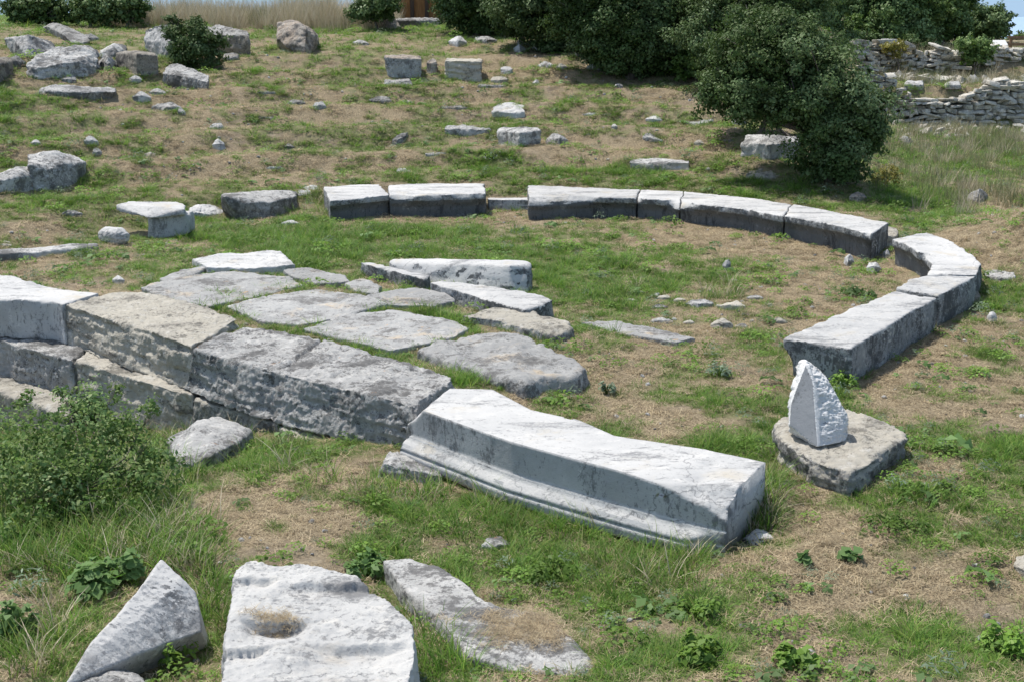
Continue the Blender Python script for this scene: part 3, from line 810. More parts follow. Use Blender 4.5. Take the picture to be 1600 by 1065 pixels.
block('rubble_stone', 'rough stone wedged under the left end of the huge moulded block', 'stone', 'boulder',
      [(582, 745), (640, 752), (690, 765)], [(600, 715), (640, 728), (690, 745)], [(610, 705), (650, 715), (700, 735)], .4)
block('loose_slab', 'rough grey limestone slab lying tilted in front of the stage blocks beside the brambles', 'stone slab', ['boulder', 'grey'],
      [(280, 742), (330, 735), (402, 690)], [(272, 728), (330, 712), (400, 672)], [(262, 685), (310, 655), (345, 652)], 1.0, f=.03, strata=.03)

# pavement of the stage
ZP = 0.145
def pave(label, top, z=ZP, mat='paving', zb=-0.1, **kw):
    cx_, cy_ = np.mean([p[0] for p in top]), np.mean([p[1] for p in top])
    top = [(cx_ + (x - cx_) * 1.12, cy_ + (y - cy_) * 1.14) for x, y in top]
    return poly_slab('paving_slab', label, 'paving slab', mat, top, z, zb, flare=-.01, voxel=.014, sm=3, rough=kw.pop('rough', .022), pits=.012, worn=.1, group='stage paving slabs', **kw)
pave('white paving slab with a straight left end, rearmost row at the left', [(308, 404), (350, 397), (432, 394), (452, 412), (400, 416), (330, 416)], z=.16, mat='marble')
pave('sliver of a slab edge half sunk in grass, left of the white rear slab', [(252, 434), (285, 422), (322, 417), (300, 430), (262, 440)], z=.12)
pave('broad paving slab with two orange lichen dots, left of the grass cross', [(232, 448), (290, 434), (350, 426), (440, 434), (462, 446), (400, 460), (330, 474), (285, 470)])
pave('grey paving slab in the middle of the paving, behind the longest grey block', [(368, 478), (420, 464), (492, 454), (560, 462), (592, 474), (540, 490), (470, 504), (420, 500)])
pave('narrow slab between the white rear slab and the grass cross', [(446, 423), (482, 419), (534, 430), (542, 438), (500, 442), (462, 432)])
pave('small slab remnant just right of the grass cross', [(540, 442), (568, 437), (596, 446), (584, 458), (555, 452)])
pave('pale diamond-shaped slab behind the two long marble strips', [(578, 462), (640, 450), (690, 458), (708, 468), (672, 477), (612, 474)])
pave('paving slab mottled with tan lichen in front of the diamond-shaped one', [(488, 514), (540, 496), (610, 486), (690, 498), (722, 512), (690, 528), (610, 542), (560, 530)])
poly_slab('paving_block', 'largest irregular paving block with broken right end, nearest the huge moulded block', 'paving slab', ['paving', 'boulder'],
          [(650, 546), (700, 528), (765, 517), (828, 522), (848, 536), (868, 546), (915, 572), (895, 586), (850, 584), (822, 598), (760, 582), (710, 566)], .17, -.1,
          flare=.07, rough=.04, voxel=.022, pits=.04, sm=4)
poly_slab('paving_block', 'paving block with a dark pitted right end, beside the bare soil', 'paving slab', ['beige', 'boulder'],
          [(722, 492), (770, 479), (830, 484), (888, 500), (898, 512), (872, 522), (830, 512), (780, 500)], .19, -.1, flare=.05, rough=.03, voxel=.02, pits=.04, sm=3)
poly_slab('marble_strip', 'thin low strip of marble kerb, the left of two, half sunk in grass', 'marble strip', ['marble', 'marble_rough'],
          [(562, 410), (580, 409), (672, 430), (664, 436)], .16, -.1, rough=.01, voxel=.014, sm=1)
poly_slab('marble_strip', 'long marble kerb strip with a broken grey right end, behind the paving blocks', 'marble strip', ['marble', 'marble_rough'],
          [(670, 441), (690, 438), (775, 446), (850, 461), (864, 468), (835, 480), (818, 484), (742, 462)], .22, -.1, rough=.014, voxel=.016, sm=1)
block('marble_block', 'white marble block with a sloping speckled front, on turf behind the kerb strips', 'stone block', ['marble', 'marble_rough'],
      [(612, 440), (720, 456), (800, 462), (829, 458)], [(612, 411), (720, 413), (800, 415), (829, 414)], [(608, 404), (720, 405), (828, 407), (831, 410)], .42, f=.24, rough=.012, pits=.01, sm=1, side_z=.3)
poly_slab('sunken_slab', 'long flat slab flush with the soil, right of the paving blocks', 'stone slab', 'paving',
          [(905, 503), (960, 500), (1030, 512), (1085, 526), (1060, 534), (980, 522)], .055, -.1, flare=.02, rough=.015, voxel=.018)

# right foreground: foundation and shard
poly_slab('foundation_stone', 'squarish weathered foundation slab on the right with an orange lichen spot', 'stone slab', ['beige', 'grey'],
          [(1208, 655), (1240, 634), (1310, 632), (1395, 660), (1418, 682), (1380, 708), (1340, 735), (1330, 740), (1262, 716), (1222, 690)], .19, -.22,
          flare=.02, rough=.03, voxel=.018, pits=.04, strata=.07, sm=3)
ZF = .20
p0 = at_z(1285, 695, ZF); yb = p0[1]
def ys(px, py, dy): return tuple(at_y(px, py, yb + dy))
sh = [ys(1233, 664, .14), ys(1277, 698, -.05), ys(1331, 688, .10), ys(1252, 578, .36), ys(1258, 570, .33), ys(1265, 567, .34), ys(1284, 579, .40),
      ys(1271, 600, .22), ys(1298, 602, .32), ys(1313, 632, .24), ys(1331, 658, .15), ys(1236, 632, .20), ys(1243, 610, .27)]
sh += [(p[0] + .02, p[1] + .16, p[2]) for p in sh if p[2] > .2 + ZF] + [(sh[0][0] + .06, sh[0][1] + .16, ZF), (sh[2][0] - .02, sh[2][1] + .16, ZF)]
def carve_shard(co):
    A_, B_, C_ = np.array(sh[0]), np.array(sh[1]), np.array(sh[4])
    nrm = np.cross(B_ - A_, C_ - A_); nrm /= np.linalg.norm(nrm)
    if nrm[0] > 0: nrm = -nrm
    e = co - A_
    dd = e @ nrm
    rgt = sstep(-.015, -.05, dd)
    cen = co.mean(0); e2 = co - cen; rr = np.random.default_rng(5)
    for _ in range(16):
        nv = np.array([.75, -.5, .4]) + rr.normal(size=3) * .6; nv /= np.linalg.norm(nv)
        pr_ = e2 @ nv; over = np.maximum(pr_ - (pr_.max() - rr.uniform(.004, .028)), 0) * rgt
        e2 = e2 - nv[None] * (over * .95)[:, None]
    co = cen + e2
    q = .045 * np.abs(fbm(co * np.array([5, 5, 9]) + 5, 5, .65))
    co = co - np.array([.75, -.55, .35])[None] * (q * rgt)[:, None]
    dd = (co - A_) @ nrm
    k = dd > .0
    co[k] -= nrm[None] * dd[k][:, None]
    return co
finish_stone('upright_shard', hull_bm([sh]), [M['shard_lit'], M['shard_shaded']], .008, .004, 'pointed upright marble shard standing on the squarish foundation slab', 'stone', None, 0, pits=0, worn=0, carve=carve_shard,
             side_fn=lambda fc, fn: (fn @ (lambda v: v / np.linalg.norm(v))(np.cross(np.array(sh[1]) - np.array(sh[0]), np.array(sh[4]) - np.array(sh[0])) * (-1 if np.cross(np.array(sh[1]) - np.array(sh[0]), np.array(sh[4]) - np.array(sh[0]))[0] > 0 else 1))) > .93)  # left plane gets the painted shade, all other faces the painted sunlight

# foreground stones
FG = lambda x, y, z: tuple(at_z(x, y, z))
pr = [FG(252, 874, .42), FG(246, 892, .37), FG(304, 925, .27), FG(313, 985, .12), FG(92, 1072, .20), FG(86, 1085, .12), FG(110, 1095, -.2), FG(330, 1030, -.2), FG(300, 930, -.2), FG(240, 900, -.2),
      FG(285, 905, .34), FG(60, 1120, .05)]
finish_stone('marble_fragment', hull_bm([pr]), [M['marble'], M['shard_lit2']], .009, .010, 'triangular grey-white marble fragment, sharp ridge up, bottom left corner', 'stone', None, 0, worn=0.05, side_fn=lambda fc, fn: fn[:, 1] < -.35)
def carve_white(co):
    jit = .06 * fbm(co * 5 + 3, 4)
    for (px, py, rx, ry, dp, z) in ((430, 972, .17, .20, .075, .3), (520, 915, .30, .30, .05, .3), (395, 905, .12, .14, .05, .3), (560, 1010, .25, .35, .05, .3), (380, 1010, .12, .14, .06, .3)):
        p = at_z(px, py, z)
        v = (co[:, 1] + jit - p[1]) / ry
        k = np.exp(-((co[:, 0] + jit - p[0]) / rx) ** 4) * np.clip(1 + v / 1.2, 0, 1) * sstep(.16, 0, v) * (co[:, 2] > 0)
        co[:, 2] -= dp * k
    return co
poly_slab('white_boulder', 'big white weathered marble boulder with a hollow in its top, bottom centre-left', 'stone', 'white_rock',
          [(338, 1085), (360, 930), (366, 885), (392, 874), (430, 884), (470, 878), (520, 890), (560, 900), (590, 925), (640, 970), (655, 1000), (628, 1090), (500, 1180), (350, 1180)],
          .30, -.25, flare=.03, rough=.024, voxel=.010, sm=1, pits=.010, worn=.06, facets=8, fdepth=.025, carve=carve_white)
poly_slab('flat_slab', 'flat grey marble slab level with the ground, patch of dry straw on it, bottom centre', 'stone slab', 'boulder',
          [(600, 872), (640, 868), (700, 892), (760, 930), (850, 960), (940, 1040), (925, 1055), (820, 1048), (730, 1020), (690, 970), (620, 905)], .045, -.2, flare=.02, rough=.018, voxel=.018)
block('stone_corner', 'rough corner of a stone rising at the bottom edge below the triangular fragment', 'stone', 'boulder',
      [(90, 1110), (160, 1115), (260, 1110)], [(105, 1066), (160, 1062), (240, 1070)], [(150, 1046), (180, 1040), (205, 1050)], .4)
block('small_stone', 'half-buried grey stone in the grass below the huge moulded block', 'stone', 'boulder', [(748, 860), (775, 862), (800, 858)], [(750, 850), (775, 850), (800, 850)], [(760, 838), (785, 836)], .2)
block('small_stone', 'pointed two-faced stone just right of the end of the huge moulded block', 'stone', ['marble', 'grey'], [(1152, 850), (1180, 856), (1208, 848)], [(1156, 842), (1185, 840), (1208, 840)], [(1180, 824), (1190, 822), (1205, 834)], .2)
block('small_stone', 'pinkish stone cut off by the right edge of the photo', 'stone', 'beige', [(1574, 893), (1590, 912), (1640, 915)], [(1575, 885), (1600, 890), (1640, 895)], [(1582, 869), (1600, 866), (1640, 866)], .3)
# left part of the ring: displaced pieces
G = ground(262, 372); yb = G[1]; zg = G[2]
Bk = [tuple(at_y(x, y, yb + o)) for x, y, o in ((183, 320, .45), (183, 331, .40), (226, 337, .05), (232, 342, -.02), (291, 338, 0), (290, 319, .5), (200, 315, .75), (276, 315, .75), (185, 325, .38), (289, 326, 0.02))]
Bd = [tuple(at_y(x, y, yb + o)) for x, y, o in ((229, 338, .1), (290, 336, .1), (230, 372, .05), (262, 376, .05), (294, 366, .1), (295, 345, .2))]
Bd += [(p[0], p[1] + .45, p[2]) for p in Bd]
finish_stone('marble_bench_piece', hull_bm([Bk, Bd]), [M['marble'], M['marble_side']], .016, .012, 'lone marble seat piece on the turf, its slab jutting out to the left', 'stone seat', None, 1, side_z=.4)
block('stone_seat_block', 'large stone with a pale flat top and dark front, left of the notched seat block', 'stone block', ['boulder', 'grey'],
      [(383, 344), (420, 342), (462, 326)], [(346, 306), (382, 318), (425, 316), (463, 306)], [(344, 303), (400, 298), (455, 297), (466, 301)], .8, f=.0, rough=.03, sm=2)
block('marble_piece', 'tilted white marble piece right of the lone seat piece', 'stone', ['marble', 'marble_side'], [(292, 340), (322, 341), (350, 335)], [(290, 332), (322, 334), (350, 330)], [(300, 322), (325, 319), (338, 322)], .4)
G = ground(172, 383); yb = G[1]
cp = []
for k in range(10):
    a = k / 10 * 2 * math.pi
    for s_, rr in ((0, .06), (.2, .13), (.75, .15), (1, .07)):
        c = np.array([G[0] - .24 + .50 * s_, yb + .30 - .22 * s_, G[2] + .10])
        e1 = np.array([.40, .92, 0]); e2 = np.array([0, 0, 1.])
        cp.append(tuple(c + rr * (math.cos(a) * e1 + math.sin(a) * e2)))
def flutes(co):
    c = np.array([G[0] - .10, yb + .12, G[2] + .12])
    return co
finish_stone('marble_column_piece', hull_bm([cp]), M['marble'], .012, .02, 'rounded ribbed white marble fragment lying below the lone seat piece', 'stone', None, 5, pits=.02)
block('kerb_stone', 'long low grey kerb stone at the left edge above the moulded marble', 'stone', 'boulder', [(-40, 412), (60, 405), (155, 392)], [(-40, 400), (60, 394), (155, 386)], [(-40, 390), (60, 385), (150, 379)], .35, rough=.03)
block('flat_stone', 'flat pale stone sunk in turf at the left edge, behind the long kerb stone', 'stone', 'beige', [(-30, 388), (20, 386), (48, 380)], [(-30, 386), (20, 384), (48, 378)], [(-30, 366), (20, 364), (40, 368)], .6)
block('flat_stone', 'flat white stone between the large dark-fronted stone and the notched seat block', 'stone', 'marble', [(464, 308), (485, 309), (506, 305)], [(464, 305), (485, 306), (506, 302)], [(468, 293), (490, 290), (504, 292)], .5)

# right end of the ring
block('rubble_lump', 'rough rubble lump wedged in the gap of the ring at the right', 'stone', 'beige', [(1358, 384), (1380, 388), (1400, 384)], [(1357, 372), (1375, 372), (1402, 368)], [(1370, 356), (1390, 352), (1406, 356)], .5, pits=.05)
pebble(1326, 417, 17, 17, 'small_stone', 'small upright white stone inside the ring, leftmost of three', 'stone', 'marble')
pebble(1366, 428, 24, 16, 'small_stone', 'small blocky white stone inside the ring, nearest of three', 'stone', 'marble')
pebble(1385, 404, 15, 12, 'small_stone', 'smallest white stone inside the ring, just under the rubble lump', 'stone', 'marble')
block('rough_stone', 'rough flat layered stone outside the ring at the right bend', 'stone', 'boulder', [(1534, 436), (1560, 442), (1590, 438)], [(1532, 430), (1560, 434), (1590, 432)], [(1540, 422), (1570, 420), (1586, 425)], .4, strata=.04)
pebble(1520, 478, 26, 22, 'rough_stone', 'dark lump of stone against the outer foot of the pointed-top seat block', 'stone', 'brown')
block('boulder', 'grey boulder on the earth bank at the right', 'stone', 'grey', [(1512, 318), (1530, 322), (1544, 314)], [(1511, 308), (1528, 312), (1545, 306)], [(1522, 297), (1532, 294), (1540, 302)], .4)
pebble(1340, 318, 26, 15, 'clod', 'reddish brown clod on the grass behind the ring, right of the bush foot', 'clod', 'rusty')
pebble(1550, 505, 18, 16, 'small_stone', 'small white stone on bare soil outside the nearest seat block', 'stone', 'marble')

# ---- stones of the cavea slope
def cb(*a, **k): return block(*a, **k)
cb('tilted_slab', 'grey tilted slab lying on the hilltop, rearmost of the top left group', 'stone slab', 'grey', [(62, 52), (100, 71), (158, 71)], [(62, 46), (100, 66), (158, 67)], [(68, 38), (102, 34), (125, 42)], 1.7, f=.02, rough=.03)
cb('boulder', 'white boulder at the left of the top left group, tilted to the left', 'stone', 'boulder', [(20, 84), (46, 96), (92, 88)], [(5, 62), (42, 86), (90, 76)], [(8, 60), (45, 55), (82, 64)], .9)
cb('boulder', 'largest white layered boulder of the top left group, in front', 'stone', 'boulder', [(42, 122), (60, 127), (124, 125), (148, 116)], [(36, 106), (80, 106), (120, 104), (154, 92)], [(54, 88), (85, 74), (105, 71), (138, 69), (154, 84)], 1.0, strata=.12, rough=.06)
cb('small_boulder', 'small round stone with orange lichen lying on the largest layered boulder', 'stone', 'rusty', [(86, 92), (96, 94), (106, 91)], [(84, 84), (96, 84), (107, 83)], [(88, 76), (97, 70), (105, 76)], .3)
cb('boulder', 'whitish flat boulder behind the block with square sockets', 'stone', 'boulder', [(153, 92), (175, 95), (202, 90)], [(152, 82), (175, 84), (200, 82)], [(158, 70), (175, 67), (198, 70)], .7)
so = cb('socketed_block', 'grey block with two square sockets in its face, top left group', 'stone block', 'brown', [(181, 108), (212, 121), (248, 118)], [(180, 84), (215, 84), (247, 87)], [(188, 80), (215, 79), (240, 82)], .6, rough=.02)
cb('boulder', 'tall pale boulder just left of the small dark bush', 'stone', 'boulder', [(228, 78), (245, 90), (266, 94)], [(224, 62), (245, 68), (266, 72)], [(229, 45), (248, 38), (268, 34)], .6)
cb('stone_block', 'big brown-grey squared block right behind the small dark bush', 'stone block', ['grey', 'brown'], [(335, 82), (360, 88), (392, 88)], [(318, 54), (360, 60), (391, 56)], [(318, 42), (345, 39), (388, 50)], .8)
cb('boulder', 'low stone poking out at the right foot of the small dark bush', 'stone', 'grey', [(348, 96), (362, 98), (374, 94)], [(346, 90), (362, 91), (375, 88)], [(350, 84), (365, 82), (372, 85)], .4)
cb('boulder', 'long white boulder pointing right below the small dark bush', 'stone', ['boulder', 'grey'], [(254, 130), (290, 139), (322, 141)], [(249, 114), (288, 126), (327, 124)], [(262, 100), (275, 97), (312, 112), (326, 115)], .6, rough=.04)
cb('stone_ledge', 'long dark-fronted ledge stone below the largest layered boulder', 'stone', ['boulder', 'grey'], [(92, 150), (125, 156), (176, 154)], [(60, 142), (95, 144), (130, 144), (182, 140)], [(62, 139), (85, 132), (130, 137), (180, 137)], .5, f=-.05)
cb('stone_block', 'dark brown block cut off by the left edge of the photo, top left', 'stone block', 'brown', [(-25, 132), (0, 130), (20, 118)], [(-25, 99), (0, 99), (20, 97)], [(-20, 91), (10, 89), (19, 91)], .6)
cb('boulder', 'upper squared boulder of the touching pair at the left edge', 'stone', ['boulder', 'grey'], [(50, 298), (100, 296), (132, 281)], [(42, 258), (88, 266), (133, 253)], [(43, 240), (88, 234), (112, 241), (132, 248)], .7, rough=.05)
cb('boulder', 'lower long boulder of the touching pair, running off the left edge', 'stone', 'boulder', [(-30, 304), (20, 302), (58, 298)], [(-30, 287), (22, 278), (56, 276)], [(-20, 277), (36, 258), (55, 257)], .5, rough=.05)
cb('boulder', 'dark grey round boulder with an orange streak, alone on the hilltop', 'stone', 'rusty', [(456, 78), (478, 85), (493, 76)], [(431, 62), (458, 70), (498, 62)], [(432, 34), (456, 31), (478, 38), (497, 54)], .7, f=-.12, rough=.06, pits=.05)
cb('boulder', 'reddish orange wedge-shaped stone at the foot of the trees on the hilltop', 'stone', 'rusty', [(582, 45), (610, 48), (628, 46)], [(581, 38), (612, 40), (628, 43)], [(594, 21), (604, 18), (618, 30)], .5)
cb('long_slab', 'long low grey slab beside the reddish wedge-shaped stone', 'stone slab', 'grey', [(618, 43), (655, 44), (688, 40)], [(616, 32), (655, 32), (687, 33)], [(618, 29), (655, 28), (686, 29)], .6)
cb('stone_block', 'squared grey block with a lichened top, left of a broken stub, upper slope', 'stone block', ['rusty', 'boulder'], [(607, 120), (630, 123), (658, 123)], [(602, 90), (630, 93), (659, 93)], [(600, 86), (630, 86), (657, 88)], .6, rough=.03)
cb('stone_stub', 'narrow broken stub between two squared blocks, upper slope', 'stone', 'rusty', [(666, 116), (675, 117), (684, 116)], [(666, 98), (675, 99), (683, 98)], [(668, 92), (675, 90), (682, 93)], .4)
cb('stone_block', 'squared block with ridged weathered face, right of the broken stub', 'stone block', 'beige', [(696, 124), (725, 128), (754, 128)], [(695, 95), (725, 96), (754, 96)], [(697, 91), (725, 91), (753, 93)], .6, strata=.1, rough=.03)
cb('stone', 'small bright white stone right of the ridged squared block', 'stone', 'marble', [(783, 117), (792, 118), (801, 116)], [(782, 109), (801, 109)], [(785, 104), (798, 104)], .4)
cb('stone', 'rounded beige stone under the small bright white one', 'stone', 'beige', [(766, 130), (780, 133), (794, 130)], [(765, 124), (780, 125), (795, 124)], [(772, 119), (785, 118)], .4)
cb('flat_stone', 'thin flat stone edge below the rounded beige one', 'stone', 'grey', [(746, 139), (770, 140), (793, 138)], [(746, 135), (793, 134)], [(748, 132), (792, 132)], .4)
cb('flat_stone', 'low footing edge under the lichened squared block', 'stone', 'grey', [(598, 134), (620, 137), (645, 135)], [(598, 127), (645, 127)], [(600, 124), (640, 123)], .4)
cb('boulder', 'white boulder with a broken face in mid slope, above the touching pair of long stones', 'stone', 'marble', [(770, 184), (795, 188), (820, 184)], [(768, 174), (795, 176), (821, 174)], [(772, 162), (800, 159), (818, 161)], .8, rough=.05)
cb('long_stone', 'long narrow pitted stone left of a squared one, mid slope', 'stone', 'boulder', [(695, 211), (730, 213), (768, 211)], [(694, 201), (730, 203), (768, 202)], [(697, 196), (730, 196), (765, 198)], .45, rough=.04)
cb('stone_block', 'squared pitted block right of the long narrow stone, mid slope', 'stone block', 'boulder', [(777, 226), (810, 230), (845, 227)], [(776, 206), (810, 207), (845, 205)], [(779, 200), (810, 199), (843, 200)], .6, rough=.04)
cb('tooth_stone', 'grey tooth-shaped stone leaning to the left, mid slope', 'stone', 'grey', [(612, 226), (620, 230), (634, 220)], [(610, 218), (622, 219), (636, 210)], [(626, 208), (638, 205), (641, 208)], .25)
cb('stone', 'low whitish stone below the long narrow stone, mid slope', 'stone', 'boulder', [(666, 246), (680, 248), (697, 244)], [(665, 241), (697, 239)], [(668, 236), (692, 235)], .4)
cb('stone', 'small grey stone in the grass above the chipped seat block', 'stone', 'boulder', [(618, 271), (630, 273), (642, 271)], [(618, 267), (642, 267)], [(622, 262), (636, 263)], .3)
cb('boulder', 'flat layered stone with a dark crack, mid slope right of centre', 'stone', 'grey', [(906, 182), (935, 186), (960, 182)], [(904, 178), (960, 178)], [(912, 172), (945, 172)], .6, strata=.05)
cb('flat_stone', 'wide flat whitish stone left of the big bush', 'stone', 'boulder', [(1052, 192), (1090, 198), (1122, 190)], [(1052, 189), (1090, 193), (1122, 188)], [(1056, 183), (1095, 182), (1120, 185)], .8)
cb('flat_stone', 'tilted grey stone slab between the wide flat one and the seamed block', 'stone', 'boulder', [(1006, 222), (1030, 226), (1042, 224)], [(1005, 214), (1028, 220), (1042, 221)], [(1006, 206), (1026, 205)], .6)
cb('flat_stone', 'dark flat stone just left of the big pitted block', 'stone', 'grey', [(1104, 224), (1130, 227), (1149, 223)], [(1104, 219), (1149, 219)], [(1108, 213), (1140, 214)], .5)
cb('stone_block', 'big white pitted block at the foot of the large bush', 'stone block', 'boulder', [(1161, 246), (1205, 251), (1250, 247)], [(1158, 224), (1205, 226), (1252, 222)], [(1164, 211), (1205, 210), (1250, 215)], .8, rough=.04, pits=.05)
cb('stone_block', 'low squared block with a vertical seam in its face, behind the ring', 'stone block', ['boulder', 'beige'], [(984, 265), (1030, 268), (1077, 267)], [(982, 254), (1030, 256), (1077, 254)], [(984, 248), (1030, 247), (1076, 250)], .45, rough=.02)
cb('flat_stone', 'pale flat stone below the big pitted block', 'stone', 'beige', [(1166, 278), (1195, 283), (1228, 278)], [(1166, 272), (1195, 278), (1228, 275)], [(1178, 255), (1200, 253), (1220, 264)], .9)
cb('boulder', 'white triangular rock in the tall grass behind the large bush', 'stone', 'boulder', [(1398, 226), (1415, 230), (1434, 224)], [(1398, 220), (1416, 222), (1434, 219)], [(1408, 212), (1418, 209), (1428, 216)], .8)
for (x, y, w_, h_, lab, mt) in (
    (168, 112, 34, 20, 'jagged stone wedged between the largest layered boulder and the socketed block', 'boulder'), (25, 108, 30, 18, 'angular stone at the left foot of the largest layered boulder', 'grey'),
    (140, 66, 30, 12, 'flat jagged stone at the right end of the grey tilted slab', 'grey'), (212, 132, 22, 12, 'broken stone right below the socketed block', 'boulder'), (108, 132, 26, 12, 'low jagged stone below the largest layered boulder, above the ledge', 'boulder'),
    (222, 162, 30, 17, 'stone in front of the long white boulder, left of two neighbours', 'boulder'), (246, 150, 28, 10, 'flat grey stone between the ledge and the long white boulder', 'grey'),
    (262, 175, 50, 12, 'row-like flat pitted stone below the long white boulder', 'grey'), (283, 182, 14, 11, 'small grey stone at the right tip of the flat pitted one', 'grey'),
    (142, 230, 23, 15, 'pale egg-shaped stone on the slope above the touching pair', 'boulder'), (56, 229, 17, 10, 'small pale stone right at the left end of the bare slope path', 'boulder'),
    (151, 245, 15, 12, 'dark small stone below the pale egg-shaped one', 'grey'), (342, 236, 21, 16, 'white wedge stone alone on the bare slope left of centre', 'marble'),
    (234, 247, 24, 9, 'half sunk pale stone on bare slope, above the lone seat piece', 'beige'), (340, 203, 25, 8, 'flat white stone high on the slope right below the long white boulder', 'marble'),
    (499, 172, 20, 11, 'small white stone on a grass edge in mid slope, left of centre', 'boulder'), (594, 164, 36, 11, 'grey stone sticking out of a terrace edge under the lichened block', 'grey'),
    (635, 165, 22, 8, 'flat grey stone right of the one in the terrace edge', 'grey'), (420, 150, 44, 8, 'long flat stone in a terrace edge, upper slope left', 'grey'),
    (412, 190, 40, 9, 'broken pale stone on bare earth, mid slope left', 'boulder'), (463, 166, 28, 9, 'dark flat stone left of the small white one, mid slope', 'grey'),
    (710, 174, 44, 9, 'grey flat stone buried in the slope above the long narrow stone', 'grey'), (452, 235, 16, 9, 'grey pebble stone in the middle of the left slope', 'grey'),
    (715, 74, 28, 14, 'rounded white stone near the trees on the hilltop', 'marble'), (758, 70, 36, 12, 'low whitish stone right of the rounded one near the trees', 'boulder'),
    (815, 73, 16, 12, 'upper left stone of the little heap under the trees', 'beige'), (830, 74, 16, 10, 'upper right stone of the little heap under the trees', 'beige'),
    (812, 84, 20, 12, 'lower left white stone of the little heap under the trees', 'marble'), (839, 80, 15, 11, 'right end white stone of the little heap under the trees', 'marble'),
    (852, 108, 26, 10, 'flat pale stone below the little heap under the trees', 'boulder'), (878, 110, 18, 9, 'yellowish stone beside the flat pale one below the heap', 'beige'),
    (909, 92, 20, 14, 'dark grey stone at the edge of the tree shade', 'grey'), (935, 112, 36, 14, 'grey-white stone at the foot of the dark trees', 'boulder'),
    (837, 134, 12, 8, 'white pebble on dry grass below the heap', 'marble'), (967, 139, 14, 7, 'small pale stone on the dry slope under the trees', 'boulder'),
    (869, 228, 36, 17, 'whitish crumbled stone right of the squared pitted block', 'boulder'), (1022, 193, 26, 10, 'small white stone left of the wide flat whitish one', 'marble'),
    (1155, 197, 24, 12, 'white stone under the left skirt of the large bush', 'marble'), (1093, 229, 18, 9, 'pinkish small stone left of the dark flat one', 'beige'),
    (960, 203, 12, 8, 'tiny white stone above the seamed block', 'marble'), (564, 72, 24, 8, 'flat grey stone on the hilltop meadow right of the dark round boulder', 'boulder'),
    (112, 340, 34, 10, 'flat pale stone in turf left of the lone seat piece', 'boulder'), (453, 353, 28, 7, 'flat white stone in turf below the notched seat block', 'marble'),
    (185, 445, 20, 12, 'small white stone in the grass behind the beige stage block', 'marble'), (427, 267, 30, 8, 'pale stone in the grass above the large dark-fronted stone', 'boulder'),
    (1108, 268, 14, 6, 'white flat stone right of the seamed block', 'marble'), (1300, 343, 0, 0, '', '')):
    if w_: pebble(x, y, w_, h_, 'small_stone', lab, 'stone', mt)
for i, (x, y, w_, h_, lab) in enumerate((
    (1027, 465, 10, 9, 'small round stone at the left of the rubble patch, upper'), (1036, 470, 24, 10, 'grey flat stone at the left of the rubble patch, lower'),
    (1032, 484, 26, 10, 'cream stone below the grey flat one in the rubble patch'), (1062, 474, 22, 9, 'grey stone in the grass, middle of the rubble patch'),
    (1095, 482, 46, 16, 'flat grey-blue stone at the centre of the rubble patch'), (1145, 486, 46, 16, 'wide pale stone at the right centre of the rubble patch'),
    (1036, 507, 36, 12, 'cream flat stone nearest the flush slab'), (1128, 517, 36, 22, 'white crumbled stone at the front of the rubble patch'),
    (1157, 514, 22, 10, 'small pale stone right of the white crumbled one'), (1076, 508, 18, 8, 'small flat stone between the cream and the white crumbled ones'),
    (1136, 424, 14, 20, 'pale stone standing in grass behind the rubble patch'), (1146, 443, 20, 9, 'dark-sided stone just behind the rubble patch'),
    (992, 460, 30, 8, 'flat tan stone in the grass left of the rubble patch'), (986, 472, 22, 7, 'second flat tan stone, nearer, left of the rubble patch'),
    (1180, 470, 26, 10, 'pale flat stone at the right edge of the rubble patch'), (1218, 507, 24, 12, 'dull cream stone in front of the nearest seat block'),
    (1165, 495, 16, 7, 'cream pebble between the wide pale and small pale stones'), (1205, 480, 14, 7, 'brownish pebble on bare soil near the rubble patch'))):
    pebble(x, y, w_, h_, 'rubble_stone', lab, 'stone', ('boulder', 'beige')[i % 2], group='rubble on the orchestra floor')

